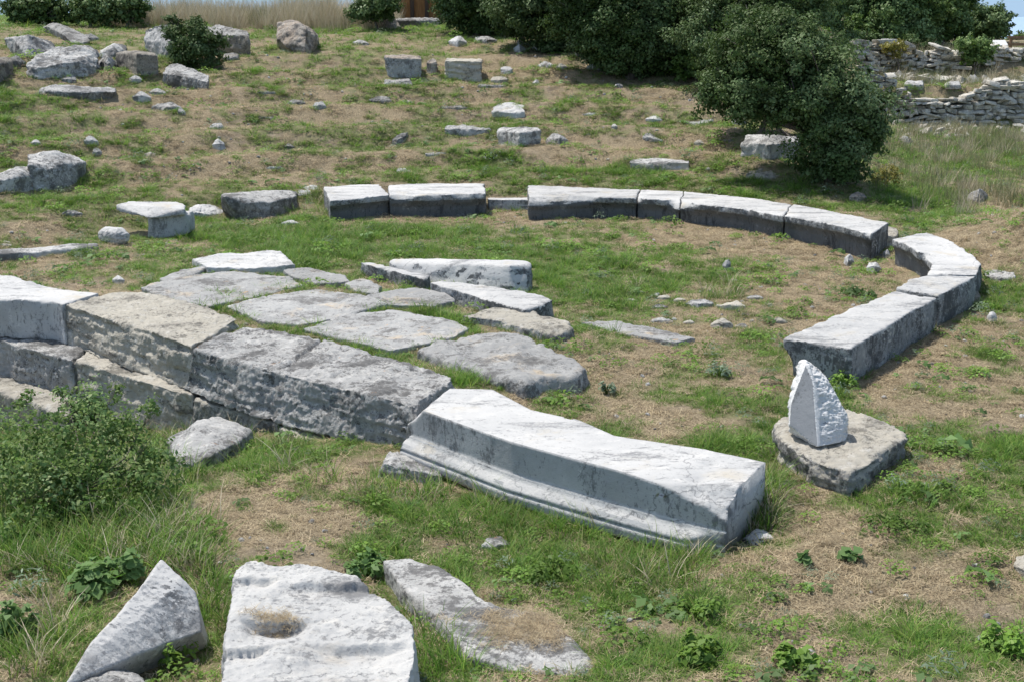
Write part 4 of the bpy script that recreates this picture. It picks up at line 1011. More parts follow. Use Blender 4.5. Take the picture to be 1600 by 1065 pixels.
# ---- rubble walls at the back right: courses of small stones in one wall mesh each
def rubble_wall(name, label, path, thick, mat, hfun, sw=.30, sh_=.13):
    """path in plan (x, y); each wall one mesh of irregular stones in rough courses"""
    P = resample(path, 200)
    L = np.concatenate([[0], np.cumsum(np.linalg.norm(np.diff(P, axis=0), axis=1))])
    V, Fc = [], []
    bmx = bmesh.new()
    def put(c, d, sx, sy, sz):
        n0 = len(V)
        nn = np.array([d[1], -d[0]])
        ra, rb_, rc_ = rng.normal(0, .13), rng.normal(0, .10), rng.normal(0, .25)
        for i in range(8):
            a = (1 if i & 1 else -1); b = (1 if i & 2 else -1); e = (1 if i & 4 else -1)
            j = rng.uniform(.6, 1.08, 3)
            u_, v_, w_ = a * sx / 2 * j[0], b * sy / 2 * j[1], e * sz / 2 * j[2]
            w_ += u_ * ra + v_ * rb_; u_, v_ = u_ - v_ * rc_, v_ + u_ * rc_
            p = np.array([c[0], c[1]]) + d * u_ + nn * v_
            V.append((p[0], p[1], c[2] + w_))
        for q in ((0, 2, 3, 1), (4, 5, 7, 6), (0, 1, 5, 4), (2, 6, 7, 3), (0, 4, 6, 2), (1, 3, 7, 5)):
            Fc.append(tuple(n0 + k for k in q))
    s = 0.0
    zrow = 0.0
    hmax = max(hfun(t) for t in np.linspace(0, 1, 40))
    while zrow < hmax:
        s = -rng.uniform(0, .3)
        hh = sh_ * rng.uniform(.7, 1.25)
        while s < L[-1]:
            wl = sw * rng.lognormal(0, .45)
            sc_ = s + wl / 2
            t = np.clip(sc_ / L[-1], 0, 1)
            if zrow < hfun(t) + rng.uniform(-.12, .12):
                x = np.interp(sc_, L, P[:, 0]); y = np.interp(sc_, L, P[:, 1])
                x2 = np.interp(sc_ + .2, L, P[:, 0]); y2 = np.interp(sc_ + .2, L, P[:, 1]); x1 = np.interp(sc_ - .2, L, P[:, 0]); y1 = np.interp(sc_ - .2, L, P[:, 1])
                d = np.array([x2 - x1, y2 - y1]); d /= np.linalg.norm(d) + 1e-9
                nn = np.array([d[1], -d[0]])
                off = -thick / 2 + rng.uniform(-.05, .12) - zrow * .12
                cz = height(x + nn[0] * .35, y + nn[1] * .35, False)[0] + zrow + hh / 2 - .08
                put((x - nn[0] * off * -1, y - nn[1] * off * -1, cz), d, wl * 1.02, thick, hh * rng.uniform(.7, 1.35))
            s += wl
        zrow += hh * .93
    me = bpy.data.meshes.new(name); me.from_pydata(V, [], Fc); me.materials.append(mat)
    b = bmesh.new(); b.from_mesh(me)
    bmesh.ops.bevel(b, geom=b.edges[:], offset=.022, segments=2, affect='EDGES', profile=.6)
    b.to_mesh(me); b.free()
    n = len(me.vertices); co = np.empty(n * 3); me.vertices.foreach_get('co', co); co = co.reshape(-1, 3)
    co += .05 * np.stack([fbm(co * 5 + k * 9, 2) for k in range(3)], 1)
    me.vertices.foreach_set('co', co.ravel())
    for p in me.polygons: p.use_smooth = True
    o = bpy.data.objects.new(name, me); C.objects.link(o)
    tag(o, label, 'wall', kind='thing')
    return o
def plan(pts): return [tuple(ground(*p)[:2]) for p in pts]
lw = np.array([(10.7, 40.7), (12.4, 40.1), (14.5, 40.5), (17, 40.9), (20, 41.3), (25, 41.8)])
rubble_wall('rubble_wall', 'lower dry-stone rubble wall behind the large bush at the right', lw, .6, M['wall'],
            lambda t: .95 + .45 * sstep(.15, .35, t) + .12 * math.sin(t * 21))
uw = np.array([(12.6, 46.2), (15, 46.0), (18.5, 46.4), (22, 46.6), (28, 47)])
rubble_wall('rubble_wall', 'upper dry-stone rubble wall with a ragged top, on the terrace at the right', uw, .6, M['wall'],
            lambda t: 1.1 + .14 * math.sin(t * 13 + 1) + .08 * math.sin(t * 47) - .35 * math.exp(-((t - .55) / .08) ** 2))
def wblock(px, py, wp, hp, y, name, label, mat):
    P = []
    for (a, b) in ((px - wp / 2, py), (px + wp / 2, py), (px - wp * .42, py - hp * .6), (px + wp * .5, py - hp * .55)):
        P.append(tuple(at_y(a, b, y)))
    for (a, b) in ((px - wp * .3, py - hp), (px + wp * .45, py - hp * .95)):
        P.append(tuple(at_y(a, b, y + .5)))
    P += [(p[0], p[1] + .5, p[2]) for p in P[:2]]
    return finish_stone(name, hull_bm([P]), M[mat], .03, .03, label, 'stone', None, 2)
wblock(1428, 142, 32, 17, 41.2, 'wall_stone', 'white squared stone lying on top of the lower rubble wall', 'boulder')
wblock(1489, 140, 24, 13, 41.2, 'wall_stone', 'small squared stone on the lower rubble wall, right of the bigger white one', 'boulder')
wblock(1347, 82, 24, 15, 46.3, 'wall_stone', 'rounded grey block on the left end of the upper rubble wall', 'boulder')
wblock(1386, 79, 28, 19, 46.4, 'wall_stone', 'pair of weathered stones in a lump on the upper rubble wall, beside a yellow shrub', 'boulder')

# ------------------------------------------------------------------ leaves, crowns, trunks
def frames(nrm, spin):
    n = nrm / (np.linalg.norm(nrm, axis=1)[:, None] + 1e-9)
    up = np.where(np.abs(n[:, 2:3]) > .9, np.array([[1., 0, 0]]), np.array([[0, 0, 1.]]))
    a = np.cross(up, n); a /= np.linalg.norm(a, axis=1)[:, None] + 1e-9
    b = np.cross(n, a)
    c, s = np.cos(spin)[:, None], np.sin(spin)[:, None]
    return a * c + b * s, b * c - a * s, n

def leaf_quads(P, nrm, L, W, fold=0.25):
    """one pointed quad per leaf"""
    n = len(P)
    t, b, k = frames(nrm, rng.uniform(0, 2 * math.pi, n))
    L = np.broadcast_to(L, n)[:, None]; W = np.broadcast_to(W, n)[:, None]
    f = fold * W * k
    V = np.stack([P - t * L * .5, P + b * W * .5 + f - t * L * .05, P + t * L * .5, P - b * W * .5 + f - t * L * .05], 1).reshape(-1, 3)
    return V, np.arange(4 * n).reshape(n, 4)

def crown(blobs, leaf, n_per_m2, up=0.5, flat=0.85, clump=0.30):
    """leaves in many outward-pointing sprays of different size, so that the outline is ragged"""
    P, Nn, T = [], [], []
    for (c, r) in blobs:
        bt = rng.uniform(.25, .75)
        c = np.array(c)
        k = max(10, int(60 * (r / .6) ** 1.25))
        d = rng.normal(size=(k, 3)); d /= np.linalg.norm(d, axis=1)[:, None]
        d[:, 2] = d[:, 2] * flat + .12
        rad = r * rng.uniform(.30, 1.08, k) ** .7
        cc = c + d * rad[:, None]
        rc = rng.lognormal(0, .35, k) * clump * .72 * r ** .7
        for j in range(k):
            m = int(n_per_m2 * 9.5 * rc[j] ** 2) + 4
            q = rng.normal(size=(m, 3)); q /= np.linalg.norm(q, axis=1)[:, None]
            q2 = q * (rng.uniform(.15, 1.05, m) ** .55)[:, None]
            q2 = q2 * np.array([1, 1, .72]) + d[j] * ((q2 @ d[j]) * .9)[:, None]      # stretched outwards
            P.append(cc[j] + q2 * rc[j])
            T.append(np.full(m, np.clip(bt + rng.normal(0, .24), 0, 1)))
            Nn.append(q * .7 + d[j] * .4 + np.array([0, 0, up]) + rng.normal(size=(m, 3)) * .55)
    P = np.concatenate(P); Nn = np.concatenate(Nn)
    s = rng.uniform(.6, 1.35, len(P))
    V, Fq = leaf_quads(P, Nn, leaf * s, leaf * .6 * s)
    return V, Fq, np.repeat(np.concatenate(T), 4)

def tube(path, radii, sides=7):
    path = np.asarray(path, float); V = []; Fc = []
    for i, p in enumerate(path):
        t = path[min(i + 1, len(path) - 1)] - path[max(i - 1, 0)]; t = t / (np.linalg.norm(t) + 1e-9)
        u = np.cross(t, [0.3, 1, 0.1]); u /= np.linalg.norm(u) + 1e-9; v = np.cross(t, u)
        for k in range(sides):
            a = 2 * math.pi * k / sides
            V.append(p + radii[i] * (math.cos(a) * u + math.sin(a) * v))
    for i in range(len(path) - 1):
        for k in range(sides):
            Fc.append((i * sides + k, i * sides + (k + 1) % sides, (i + 1) * sides + (k + 1) % sides, (i + 1) * sides + k))
    return V, Fc

def merge(parts):
    V, Fc = [], []
    for v, f in parts:
        n = len(V); V += [tuple(p) for p in v]; Fc += [tuple(n + i for i in q) for q in f]
    return V, Fc

def plant(name, label, cat, foot, blobs_px, mat, leaf=.07, dens=420, trunk_r=.09, base_y=None, group=None, up=.5, clump=.30, flat=.85):
    """foot pixel, blobs (px, py, radius px, depth offset m)"""
    g = ground(*foot) if base_y is None else None
    y0 = g[1] if g is not None else base_y
    bl = []
    for (x, y, r, o) in blobs_px:
        c = at_y(x, y, y0 + o); bl.append((c, r * (y0 + o) / FPX))
    fx = at_y(foot[0], foot[1], y0)[0]
    gz = height(fx, y0)[0]
    org = np.array([fx, y0, gz])
    root = empty(name, org)
    tag(root, label, cat, group)
    V, Fq, tone = crown(bl, leaf, dens, up, flat, clump)
    V = np.asarray(V); zmin = height(V[:, 0], V[:, 1], False)
    V[:, 2] = np.maximum(V[:, 2], zmin + .01 + rng.uniform(0, .08, len(V)))
    cr_ = mesh_obj('crown', V - org, Fq, mat, root, smooth=False)
    at_ = cr_.data.attributes.new('tone', 'FLOAT', 'POINT'); at_.data.foreach_set('value', tone.astype(np.float32))
    parts = []
    big = sorted(bl, key=lambda b: -b[1])[:8]
    top = np.mean([b[0] for b in big], axis=0)
    mid = org + (top - org) * .45 + np.array([rng.uniform(-.1, .1), rng.uniform(-.1, .1), 0])
    st = org - np.array([0, 0, .15])
    parts.append(tube([st, org * .6 + mid * .4, mid], [trunk_r * 1.25, trunk_r, trunk_r * .8]))
    for c, r in bl:
        e = c + np.array([rng.uniform(-.2, .2) * r, rng.uniform(-.2, .2) * r, .3 * r])
        m1 = mid * .5 + e * .5 + rng.normal(size=3) * .08 * np.linalg.norm(e - mid) * np.array([1, 1, .3])
        parts.append(tube([mid, m1, e], [trunk_r * .6, trunk_r * .38, trunk_r * .12], 5))
        for k in range(4):
            q = e + rng.normal(size=3) * r * .45
            parts.append(tube([m1 * .4 + e * .6, q], [trunk_r * .22, trunk_r * .06], 4))
    V, Fc = merge(parts)
    mesh_obj('trunk', np.array(V) - org, Fc, M['bark'], root)
    return root

rb = lambda L: [(x, y, r, o) for (x, y, r, o) in L]
# the large evergreen bush
plant('oak_shrub', 'large dark evergreen oak bush right of centre, reaching down to the ring level', 'bush', (1300, 282),
      [(1180, 80, 62, .6), (1150, 125, 36, .9), (1175, 150, 52, .3), (1235, 110, 66, .5), (1225, 55, 40, 1.0), (1285, 150, 62, .1), (1330, 185, 52, 0), (1300, 220, 55, -.2),
       (1320, 262, 34, -.2), (1275, 262, 30, -.1), (1365, 160, 26, .2), (1350, 215, 36, .1), (1240, 170, 40, .0), (1275, 95, 44, 1.2), (1285, 108, 24, 1.3), (1212, 180, 18, .2), (1120, 150, 30, .6), (1160, 172, 24, .4), (1280, 215, 24, .1), (1290, 248, 22, .0), (1165, 95, 34, 1.2), (1215, 22, 14, .9), (1188, 40, 14, .7), (1265, 52, 14, .8), (1250, 38, 10, .9), (1385, 150, 10, .2), (1378, 190, 12, .1), 
       (1310, 60, 10, 1.3), (1160, 45, 12, .9), (1362, 240, 12, 0), (1340, 278, 10, -.1)],
      M['oak_leaf'], leaf=.065, dens=440, trunk_r=.10)
plant('oak_shrub', 'lower dark shrub merging into the left side of the large evergreen bush', 'bush', (1188, 208),
      [(1130, 135, 30, .2), (1165, 160, 30, 0), (1190, 172, 22, -.2), (1150, 110, 34, .5), (1232, 178, 20, -.2), (1288, 222, 22, -.6), (1120, 85, 28, .8), (1296, 245, 18, -1.0)],
      M['oak_leaf'], leaf=.07, dens=420, trunk_r=.07)
plant('oak_thicket', 'dark thicket linking the broad evergreen tree to the large bush', 'bush', (1140, 150),
      [(1110, 55, 42, .9), (1150, 45, 42, 1.2), (1150, 95, 32, .5), (1170, 125, 24, .2), (1115, 15, 44, 1.6), (1165, 5, 50, 1.8), (1140, 132, 20, .1), (1215, 10, 46, 2.0), (1255, 15, 40, 2.4)],
      M['oak_leaf'], leaf=.075, dens=360, trunk_r=.08)
plant('bright_shrub', 'bright green leafy shrub glowing left of the large evergreen bush', 'bush', (1085, 128),
      [(1085, 98, 26, 0), (1105, 80, 26, .2), (1115, 105, 24, .1), (1066, 112, 20, -.1), (1095, 60, 20, .3), (1070, 88, 18, .1), (1125, 70, 20, .4)], M['bright_leaf'], leaf=.09, dens=300, trunk_r=.04)
plant('oak_tree', 'broad dark evergreen tree whose skirt touches the ground above the dry slope', 'tree', (985, 120),
      [(960, 50, 62, .3), (1010, 60, 55, .2), (985, 92, 42, 0), (920, 30, 52, .6), (1050, 40, 56, .5), (1030, 100, 30, .1), (1000, -20, 80, .9), (920, -40, 70, 1.0), (945, 85, 28, .1), (1080, -10, 70, 1.0), (1060, 105, 24, .1), (930, 75, 26, .1), (1000, 112, 16, 0)],
      M['oak_leaf'], leaf=.08, dens=330, trunk_r=.16)
plant('oak_tree', 'dark tree with low bushy foliage right behind the little stone heap', 'tree', (850, 82),
      [(845, 30, 46, .2), (870, 60, 26, 0), (810, 10, 52, .5), (880, 5, 50, .7), (840, -50, 70, .9), (900, 62, 24, .2), (858, 75, 16, -.1)],
      M['oak_leaf'], leaf=.09, dens=300, trunk_r=.14)
plant('oak_tree', 'green rounded tree right of the orange-brown wooden shed', 'tree', (745, 55),
      [(735, 18, 36, .1), (700, 8, 24, .3), (770, 25, 36, .2), (730, -30, 50, .6), (790, -10, 44, .8), (755, 45, 16, 0), (715, 35, 16, 0)],
      M['oak_leaf'], leaf=.09, dens=300, trunk_r=.12)
plant('oak_tree', 'tall dark tree directly behind the large evergreen bush', 'tree', (1200, 80),
      [(1180, 10, 56, 0), (1240, 20, 46, .5), (1130, 0, 50, .6), (1200, -50, 70, 1), (1270, 40, 36, .6), (1290, 10, 36, 1.0)], M['far_leaf'], leaf=.12, dens=200, trunk_r=.15, base_y=44)
for (lab, foot, bl, mt, by) in (
    ('far tree with dense crown above the left end of the upper rubble wall', (1330, 70), [(1330, 20, 34, 0), (1360, 30, 34, .5), (1310, 0, 36, 1), (1350, -15, 40, 1)], 'far_leaf', 52),
    ('grey-green thicket between the large evergreen bush and the upper rubble wall', (1300, 105), [(1300, 80, 30, 0), (1325, 95, 20, 0), (1290, 60, 30, .5), (1320, 60, 20, .5), (1345, 118, 14, -.4), (1365, 130, 12, -.6)], 'far_leaf', 45),
    ('low grey-green scrub filling the top of the upper rubble wall beside the yellow shrub', (1368, 80), [(1365, 66, 12, 0), (1380, 64, 12, .1), (1352, 62, 12, .1), (1425, 72, 12, .2), (1440, 74, 10, .2)], 'far_leaf', 48),
    ('pale green shrub standing behind the rounded wall block', (1335, 66), [(1335, 48, 18, 0), (1342, 58, 14, 0), (1330, 36, 12, .3)], 'bright_leaf', 50),
    ('broad grey-green far tree in the middle above the upper rubble wall', (1400, 72), [(1390, 45, 30, 0), (1420, 50, 26, .2), (1400, 15, 36, .6), (1430, 20, 34, .8), (1390, -20, 40, 1), (1450, 60, 18, 0)], 'far_leaf', 51),
    ('dark far tree right of the broad grey-green one, showing trunk and sky gaps', (1470, 74), [(1465, 25, 36, 0), (1490, 45, 26, .3), (1480, 0, 36, .7), (1450, -20, 36, 1), (1505, 10, 22, .7)], 'far_leaf', 53),
    ('isolated far tree against the blue sky at the top right', (1545, 75), [(1545, 35, 26, 0), (1565, 38, 18, .2), (1530, 50, 20, .1), (1555, 52, 16, .1), (1520, 28, 18, .5), (1574, 26, 8, .3)], 'far_leaf', 55),
    ('low pale tree at the right edge behind the wooden railing', (1590, 72), [(1592, 62, 8, 0), (1606, 60, 12, 0), (1580, 66, 6, 0)], 'bright_leaf', 60)):
    plant('far_tree', lab, 'tree', foot, bl, M[mt], leaf=.13, dens=150, trunk_r=.12, base_y=by, group='trees on the far terrace')
plant('wall_shrub', 'bright green shrub growing on the upper rubble wall at the right', 'bush', (1525, 105),
      [(1522, 75, 18, 0), (1535, 88, 16, -.1), (1510, 72, 14, 0), (1545, 80, 10, 0), (1515, 92, 14, 0)], M['bright_leaf'], leaf=.1, dens=220, trunk_r=.04, base_y=45.6)
plant('yellow_shrub', 'small yellow-brown shrub growing out of the upper rubble wall', 'bush', (1402, 92), [(1395, 76, 12, 0), (1408, 74, 9, 0), (1402, 86, 7, 0)], M['yellow_leaf'], leaf=.09, dens=220, trunk_r=.03, base_y=45.7)
plant('yellow_shrub', 'yellow-green shrub in the hollow between the large bush and the tall meadow grass', 'bush', (1390, 295),
      [(1385, 278, 14, 0), (1400, 272, 14, .1), (1370, 284, 10, -.05)], M['yellow_leaf'], leaf=.05, dens=500, trunk_r=.02)
plant('small_bush', 'small dark evergreen bush among the boulders of the top left group', 'bush', (305, 108),
      [(300, 70, 30, 0), (275, 50, 20, .1), (325, 85, 24, 0), (290, 95, 18, -.1), (310, 45, 16, .2), (340, 68, 14, .1), (268, 30, 10, .2), (275, 80, 16, 0)],
      M['oak_leaf'], leaf=.07, dens=480, trunk_r=.05)
for (lab, foot, bl) in (
    ('dark shrub at the top left corner of the photo, leftmost on the hilltop', (40, 30), [(40, 10, 24, 0), (70, 12, 24, .2), (20, 15, 14, 0), (60, -8, 26, .5), (95, 14, 14, .1), (40, 26, 14, 0), (70, 28, 14, .1), (20, 28, 10, 0), (90, 28, 10, .1), (55, 34, 8, -.1)]),
    ('grey-green loose shrub between the two dark ones on the left hilltop', (140, 32), [(130, 14, 20, 0), (155, 10, 20, .2), (145, -6, 20, .5), (140, 27, 14, 0), (122, 28, 12, 0), (158, 28, 12, .1), (108, 26, 10, 0)]),
    ('dark shrub right of the grey-green one on the left hilltop', (195, 30), [(190, 8, 22, 0), (215, 12, 16, .1), (200, -8, 22, .4), (228, 14, 8, 0), (195, 26, 12, 0), (215, 27, 12, .1), (178, 27, 10, 0)]),
    ('dark shrub left of the orange-brown shed, behind the tall dry grass', (590, 30), [(590, 5, 24, 0), (570, 12, 18, .1), (610, 10, 16, .1), (585, -14, 24, .4), (590, 24, 12, 0), (572, 26, 10, 0), (606, 24, 10, .1), (555, 22, 10, 0)])):
    plant('hilltop_shrub', lab, 'bush', foot, bl, M['far_leaf'], leaf=.1, dens=260, trunk_r=.05, base_y=41.2 if foot[0] < 300 else 41.5, group='shrubs along the hilltop')

# ---- wooden shed behind the trees, panel and railing on the right
def boxes(L):
    V, Fc = [], []
    for (c, s) in L:
        n = len(V)
        for i in range(8):
            V.append((c[0] + (s[0] if i & 1 else -s[0]) / 2, c[1] + (s[1] if i & 2 else -s[1]) / 2, c[2] + (s[2] if i & 4 else -s[2]) / 2))
        for q in ((0, 2, 3, 1), (4, 5, 7, 6), (0, 1, 5, 4), (2, 6, 7, 3), (0, 4, 6, 2), (1, 3, 7, 5)): Fc.append(tuple(n + k for k in q))
    return V, Fc
a, b = at_y(622, 30, 46), at_y(690, 30, 46)
gz = height(a[0], 46)[0]
root = empty('wooden_shed', ((a[0] + b[0]) / 2, 46, gz)); tag(root, 'orange-brown timber shed with dark posts, half hidden behind the hilltop trees', 'shed')
wd = b[0] - a[0]
V, Fc = boxes([((0, .6, 1.1), (wd, 1.2, 2.4))]); mesh_obj('wall', V, Fc, M['rust_wood'], root, smooth=False)
for k in range(4):
    V, Fc = boxes([((-wd / 2 + wd * k / 3, -.08, 1.1), (.13, .13, 2.45))]); mesh_obj('post', V, Fc, M['dark_wood'], root, smooth=False)
V, Fc = boxes([((0, .5, 2.4), (wd + .5, 1.7, .12))]); mesh_obj('roof', V, Fc, M['dark_wood'], root, smooth=False)
c = at_y(1562, 72, 49); gz = height(c[0], 49)[0]
root = empty('information_panel', (c[0], 49, gz)); tag(root, 'pale sloping information panel on legs at the top right', 'panel')
hh = c[2] - gz
V, Fc = boxes([((0, 0, 0), (.5, .32, .04))])
V = [(x, y, z + y * .55 + hh + .1) for x, y, z in V]
mesh_obj('board', V, Fc, M['panel'], root, smooth=False)
for k in (-1, 1):
    V, Fc = boxes([((k * .18, 0, (hh) / 2), (.05, .05, max(.2, hh + .1)))]); mesh_obj('leg', V, Fc, M['panel'], root, smooth=False)
a = at_y(1577, 70, 50); gz = height(a[0], 50)[0]
root = empty('wooden_railing', (a[0], 50, gz)); tag(root, 'brown wooden railing beside the pale information panel', 'railing')
hh = max(.6, a[2] - gz + .1)
for k in range(4):
    V, Fc = boxes([((.05 + k * .75, 0, hh / 2 - .05), (.09, .09, hh + .1))]); mesh_obj('post', V, Fc, M['rail_wood'], root, smooth=False)
for z in (hh - .04, hh * .5):
    V, Fc = boxes([((1.15, -.06, z), (2.5, .05, .10))]); mesh_obj('rail', V, Fc, M['rail_wood'], root, smooth=False)

# ------------------------------------------------------------------ turf: tufts instanced on points
SRC = bpy.data.collections.new('turf_sources')           # never linked to the scene
def blades(n, h, spread, lean, width, droop=.4, segs=3, flat=False):
    r = spread * np.sqrt(rng.uniform(0, 1, n)); a = rng.uniform(0, 2 * math.pi, n)
    base = np.stack([r * np.cos(a), r * np.sin(a), np.full(n, -.01)], 1)
    az = a + rng.normal(0, .9, n)
    ln = h * rng.uniform(.5, 1.15, n)
    le = np.abs(rng.normal(lean, lean * .5, n))
    side = np.stack([-np.sin(az), np.cos(az), np.zeros(n)], 1); out = np.stack([np.cos(az), np.sin(az), np.zeros(n)], 1)
    # roll blades about their axis for varied facing
    V = []
    for k in range(segs + 1):
        t = k / segs
        ang = le + droop * 1.4 * t
        hor = ln * (np.sin(le) * t + .5 * droop * t * t); ver = ln * (np.cos(le) * t - .35 * droop * t * t)
        if flat: ver = .012 + .02 * np.abs(np.sin(t * 3 + az * 5)) + np.zeros(n); hor = ln * (t - .5)
        p = base + out * hor[:, None] + np.array([0, 0, 1.]) * ver[:, None]
        wk = width * (1 - .85 * t ** 1.5)
        V += [p - side * wk / 2, p + side * wk / 2]
    V = np.stack(V, 1)                         # n, 2(segs+1), 3
    m = 2 * (segs + 1)
    F = []
    for k in range(segs):
        i = np.arange(n) * m + 2 * k
        F.append(np.stack([i, i + 1, i + 3, i + 2], 1))
    return V.reshape(-1, 3), np.concatenate(F)

def src_mesh(name, V, F, mat):
    o = mesh_obj(name, V, F, mat, smooth=False)
    C.objects.unlink(o)
    return o

def leaf_rosette(n, spread, h, L, W, tilt=.5):
    r = spread * np.sqrt(rng.uniform(0, 1, n)); a = rng.uniform(0, 2 * math.pi, n)
    P = np.stack([r * np.cos(a), r * np.sin(a), h * (1 - (r / spread) ** 2 * .7) * rng.uniform(.4, 1, n) + .015], 1)
    nr = np.stack([np.cos(a) * tilt * r / spread, np.sin(a) * tilt * r / spread, np.ones(n)], 1) + rng.normal(size=(n, 3)) * .3
    return leaf_quads(P, nr, L * rng.uniform(.7, 1.2, n), W * rng.uniform(.7, 1.2, n))

def stuff(name, label, cat, pts, rot, scl, kind, sources):
    """ONE object of instanced tufts"""
    col = bpy.data.collections.new(name + '_kinds')
    for i, s in enumerate(sources):
        s.name = '%s_kind_%02d' % (name, i); col.objects.link(s)
    me = bpy.data.meshes.new(name)
    me.vertices.add(len(pts)); me.vertices.foreach_set('co', np.asarray(pts, np.float32).ravel())
    for nm, tp, arr in (('rot', 'FLOAT_VECTOR', rot), ('scl', 'FLOAT', scl), ('knd', 'INT', kind)):
        at = me.attributes.new(nm, tp, 'POINT')
        at.data.foreach_set('vector' if tp == 'FLOAT_VECTOR' else 'value', np.asarray(arr, np.int32 if tp == 'INT' else np.float32).ravel())
    o = bpy.data.objects.new(name, me); C.objects.link(o)
    g = bpy.data.node_groups.new(name, 'GeometryNodeTree')
    g.interface.new_socket('Geometry', in_out='INPUT', socket_type='NodeSocketGeometry')
    g.interface.new_socket('Geometry', in_out='OUTPUT', socket_type='NodeSocketGeometry')
    gi, g_o = g.nodes.new('NodeGroupInput'), g.nodes.new('NodeGroupOutput')
    ci = g.nodes.new('GeometryNodeCollectionInfo'); ci.inputs['Collection'].default_value = col
    ci.inputs['Separate Children'].default_value = True; ci.inputs['Reset Children'].default_value = True
    iop = g.nodes.new('GeometryNodeInstanceOnPoints'); iop.inputs['Pick Instance'].default_value = True
    def attr(nm, dt):
        n = g.nodes.new('GeometryNodeInputNamedAttribute'); n.data_type = dt; n.inputs['Name'].default_value = nm
        return [s for s in n.outputs if s.enabled and s.name == 'Attribute'][0]
    g.links.new(gi.outputs[0], iop.inputs['Points']); g.links.new(ci.outputs[0], iop.inputs['Instance'])
    g.links.new(attr('knd', 'INT'), iop.inputs['Instance Index'])
    g.links.new(attr('rot', 'FLOAT_VECTOR'), iop.inputs['Rotation'])
    g.links.new(attr('scl', 'FLOAT'), iop.inputs['Scale'])
    g.links.new(iop.outputs[0], g_o.inputs[0])
    md = o.modifiers.new('tufts', 'NODES'); md.node_group = g
    tag(o, label, cat, kind='stuff')
    return o

# keep turf off the stones
def stone_tree():
    V, Fc, n = [], [], 0
    for o in STONES:
        me = o.data; k = len(me.vertices)
        co = np.empty(k * 3); me.vertices.foreach_get('co', co); co = co.reshape(-1, 3) + np.array(o.location)
        V.append(co)
        for p in me.polygons: Fc.append(tuple(i + n for i in p.vertices))
        n += k
    return BVHTree.FromPolygons([tuple(v) for v in np.concatenate(V)], Fc)
bvh = stone_tree()
def clear(x, y, z, pad=.015):
    out = np.ones(len(x), bool)
    dn = Vector((0, 0, -1))
    for i in range(len(x)):
        h = bvh.ray_cast(Vector((x[i], y[i], 8.0)), dn)
        if h[0] is not None and h[0].z > z[i] - pad: out[i] = False
    return out

def sample(y0, y1, per_m2, margin=1.2):
    """random ground points in the strip y0..y1 seen by the camera (with a margin to either side)"""
    half = lambda y: .42 * y + margin
    A = (half(y0) + half(y1)) * (y1 - y0)
    n = int(A * per_m2)
    y = rng.uniform(y0, y1, n); x = rng.uniform(-1, 1, n) * half(y1)
    k = np.abs(x) < half(y)
    x, y = x[k], y[k]
    return x, y, height(x, y)
BANDS = [(3.9, 7, 420), (7, 10, 340), (10, 14, 260), (14, 19, 180), (19, 26, 120), (26, 34, 75), (34, 52, 30)]

green_src = [src_mesh('t', *blades(nb, h, sp, ln, wd_, dr), M[mt]) for (nb, h, sp, ln, wd_, dr, mt) in (
    (40, .06, .06, .9, .005, .5, 'grass'), (46, .075, .07, 1.0, .005, .6, 'grass'), (36, .10, .06, .8, .0055, .7, 'grass'), (36, .07, .08, 1.05, .005, .5, 'grass_mixed'),
    (34, .13, .06, .6, .0055, .7, 'grass'), (30, .17, .06, .55, .006, .8, 'grass'), (36, .06, .08, 1.1, .0048, .3, 'grass_mixed'), (34, .11, .06, .8, .0055, .7, 'grass_mixed'))]
straw_src = [src_mesh('t', *blades(22, h, .10, .9, .0035, .3, flat=fl), M['straw']) for h, fl in ((.10, True), (.14, True), (.08, True), (.07, False), (.05, False))]
herb_src = [src_mesh('t', *leaf_rosette(46, .09, .07, .028, .018), M['clover']), src_mesh('t', *leaf_rosette(34, .07, .05, .022, .015), M['clover']),
            src_mesh('t', *leaf_rosette(40, .07, .09, .030, .008), M['spurge']), src_mesh('t', *leaf_rosette(9, .06, .03, .05, .04), M['mallow'])]

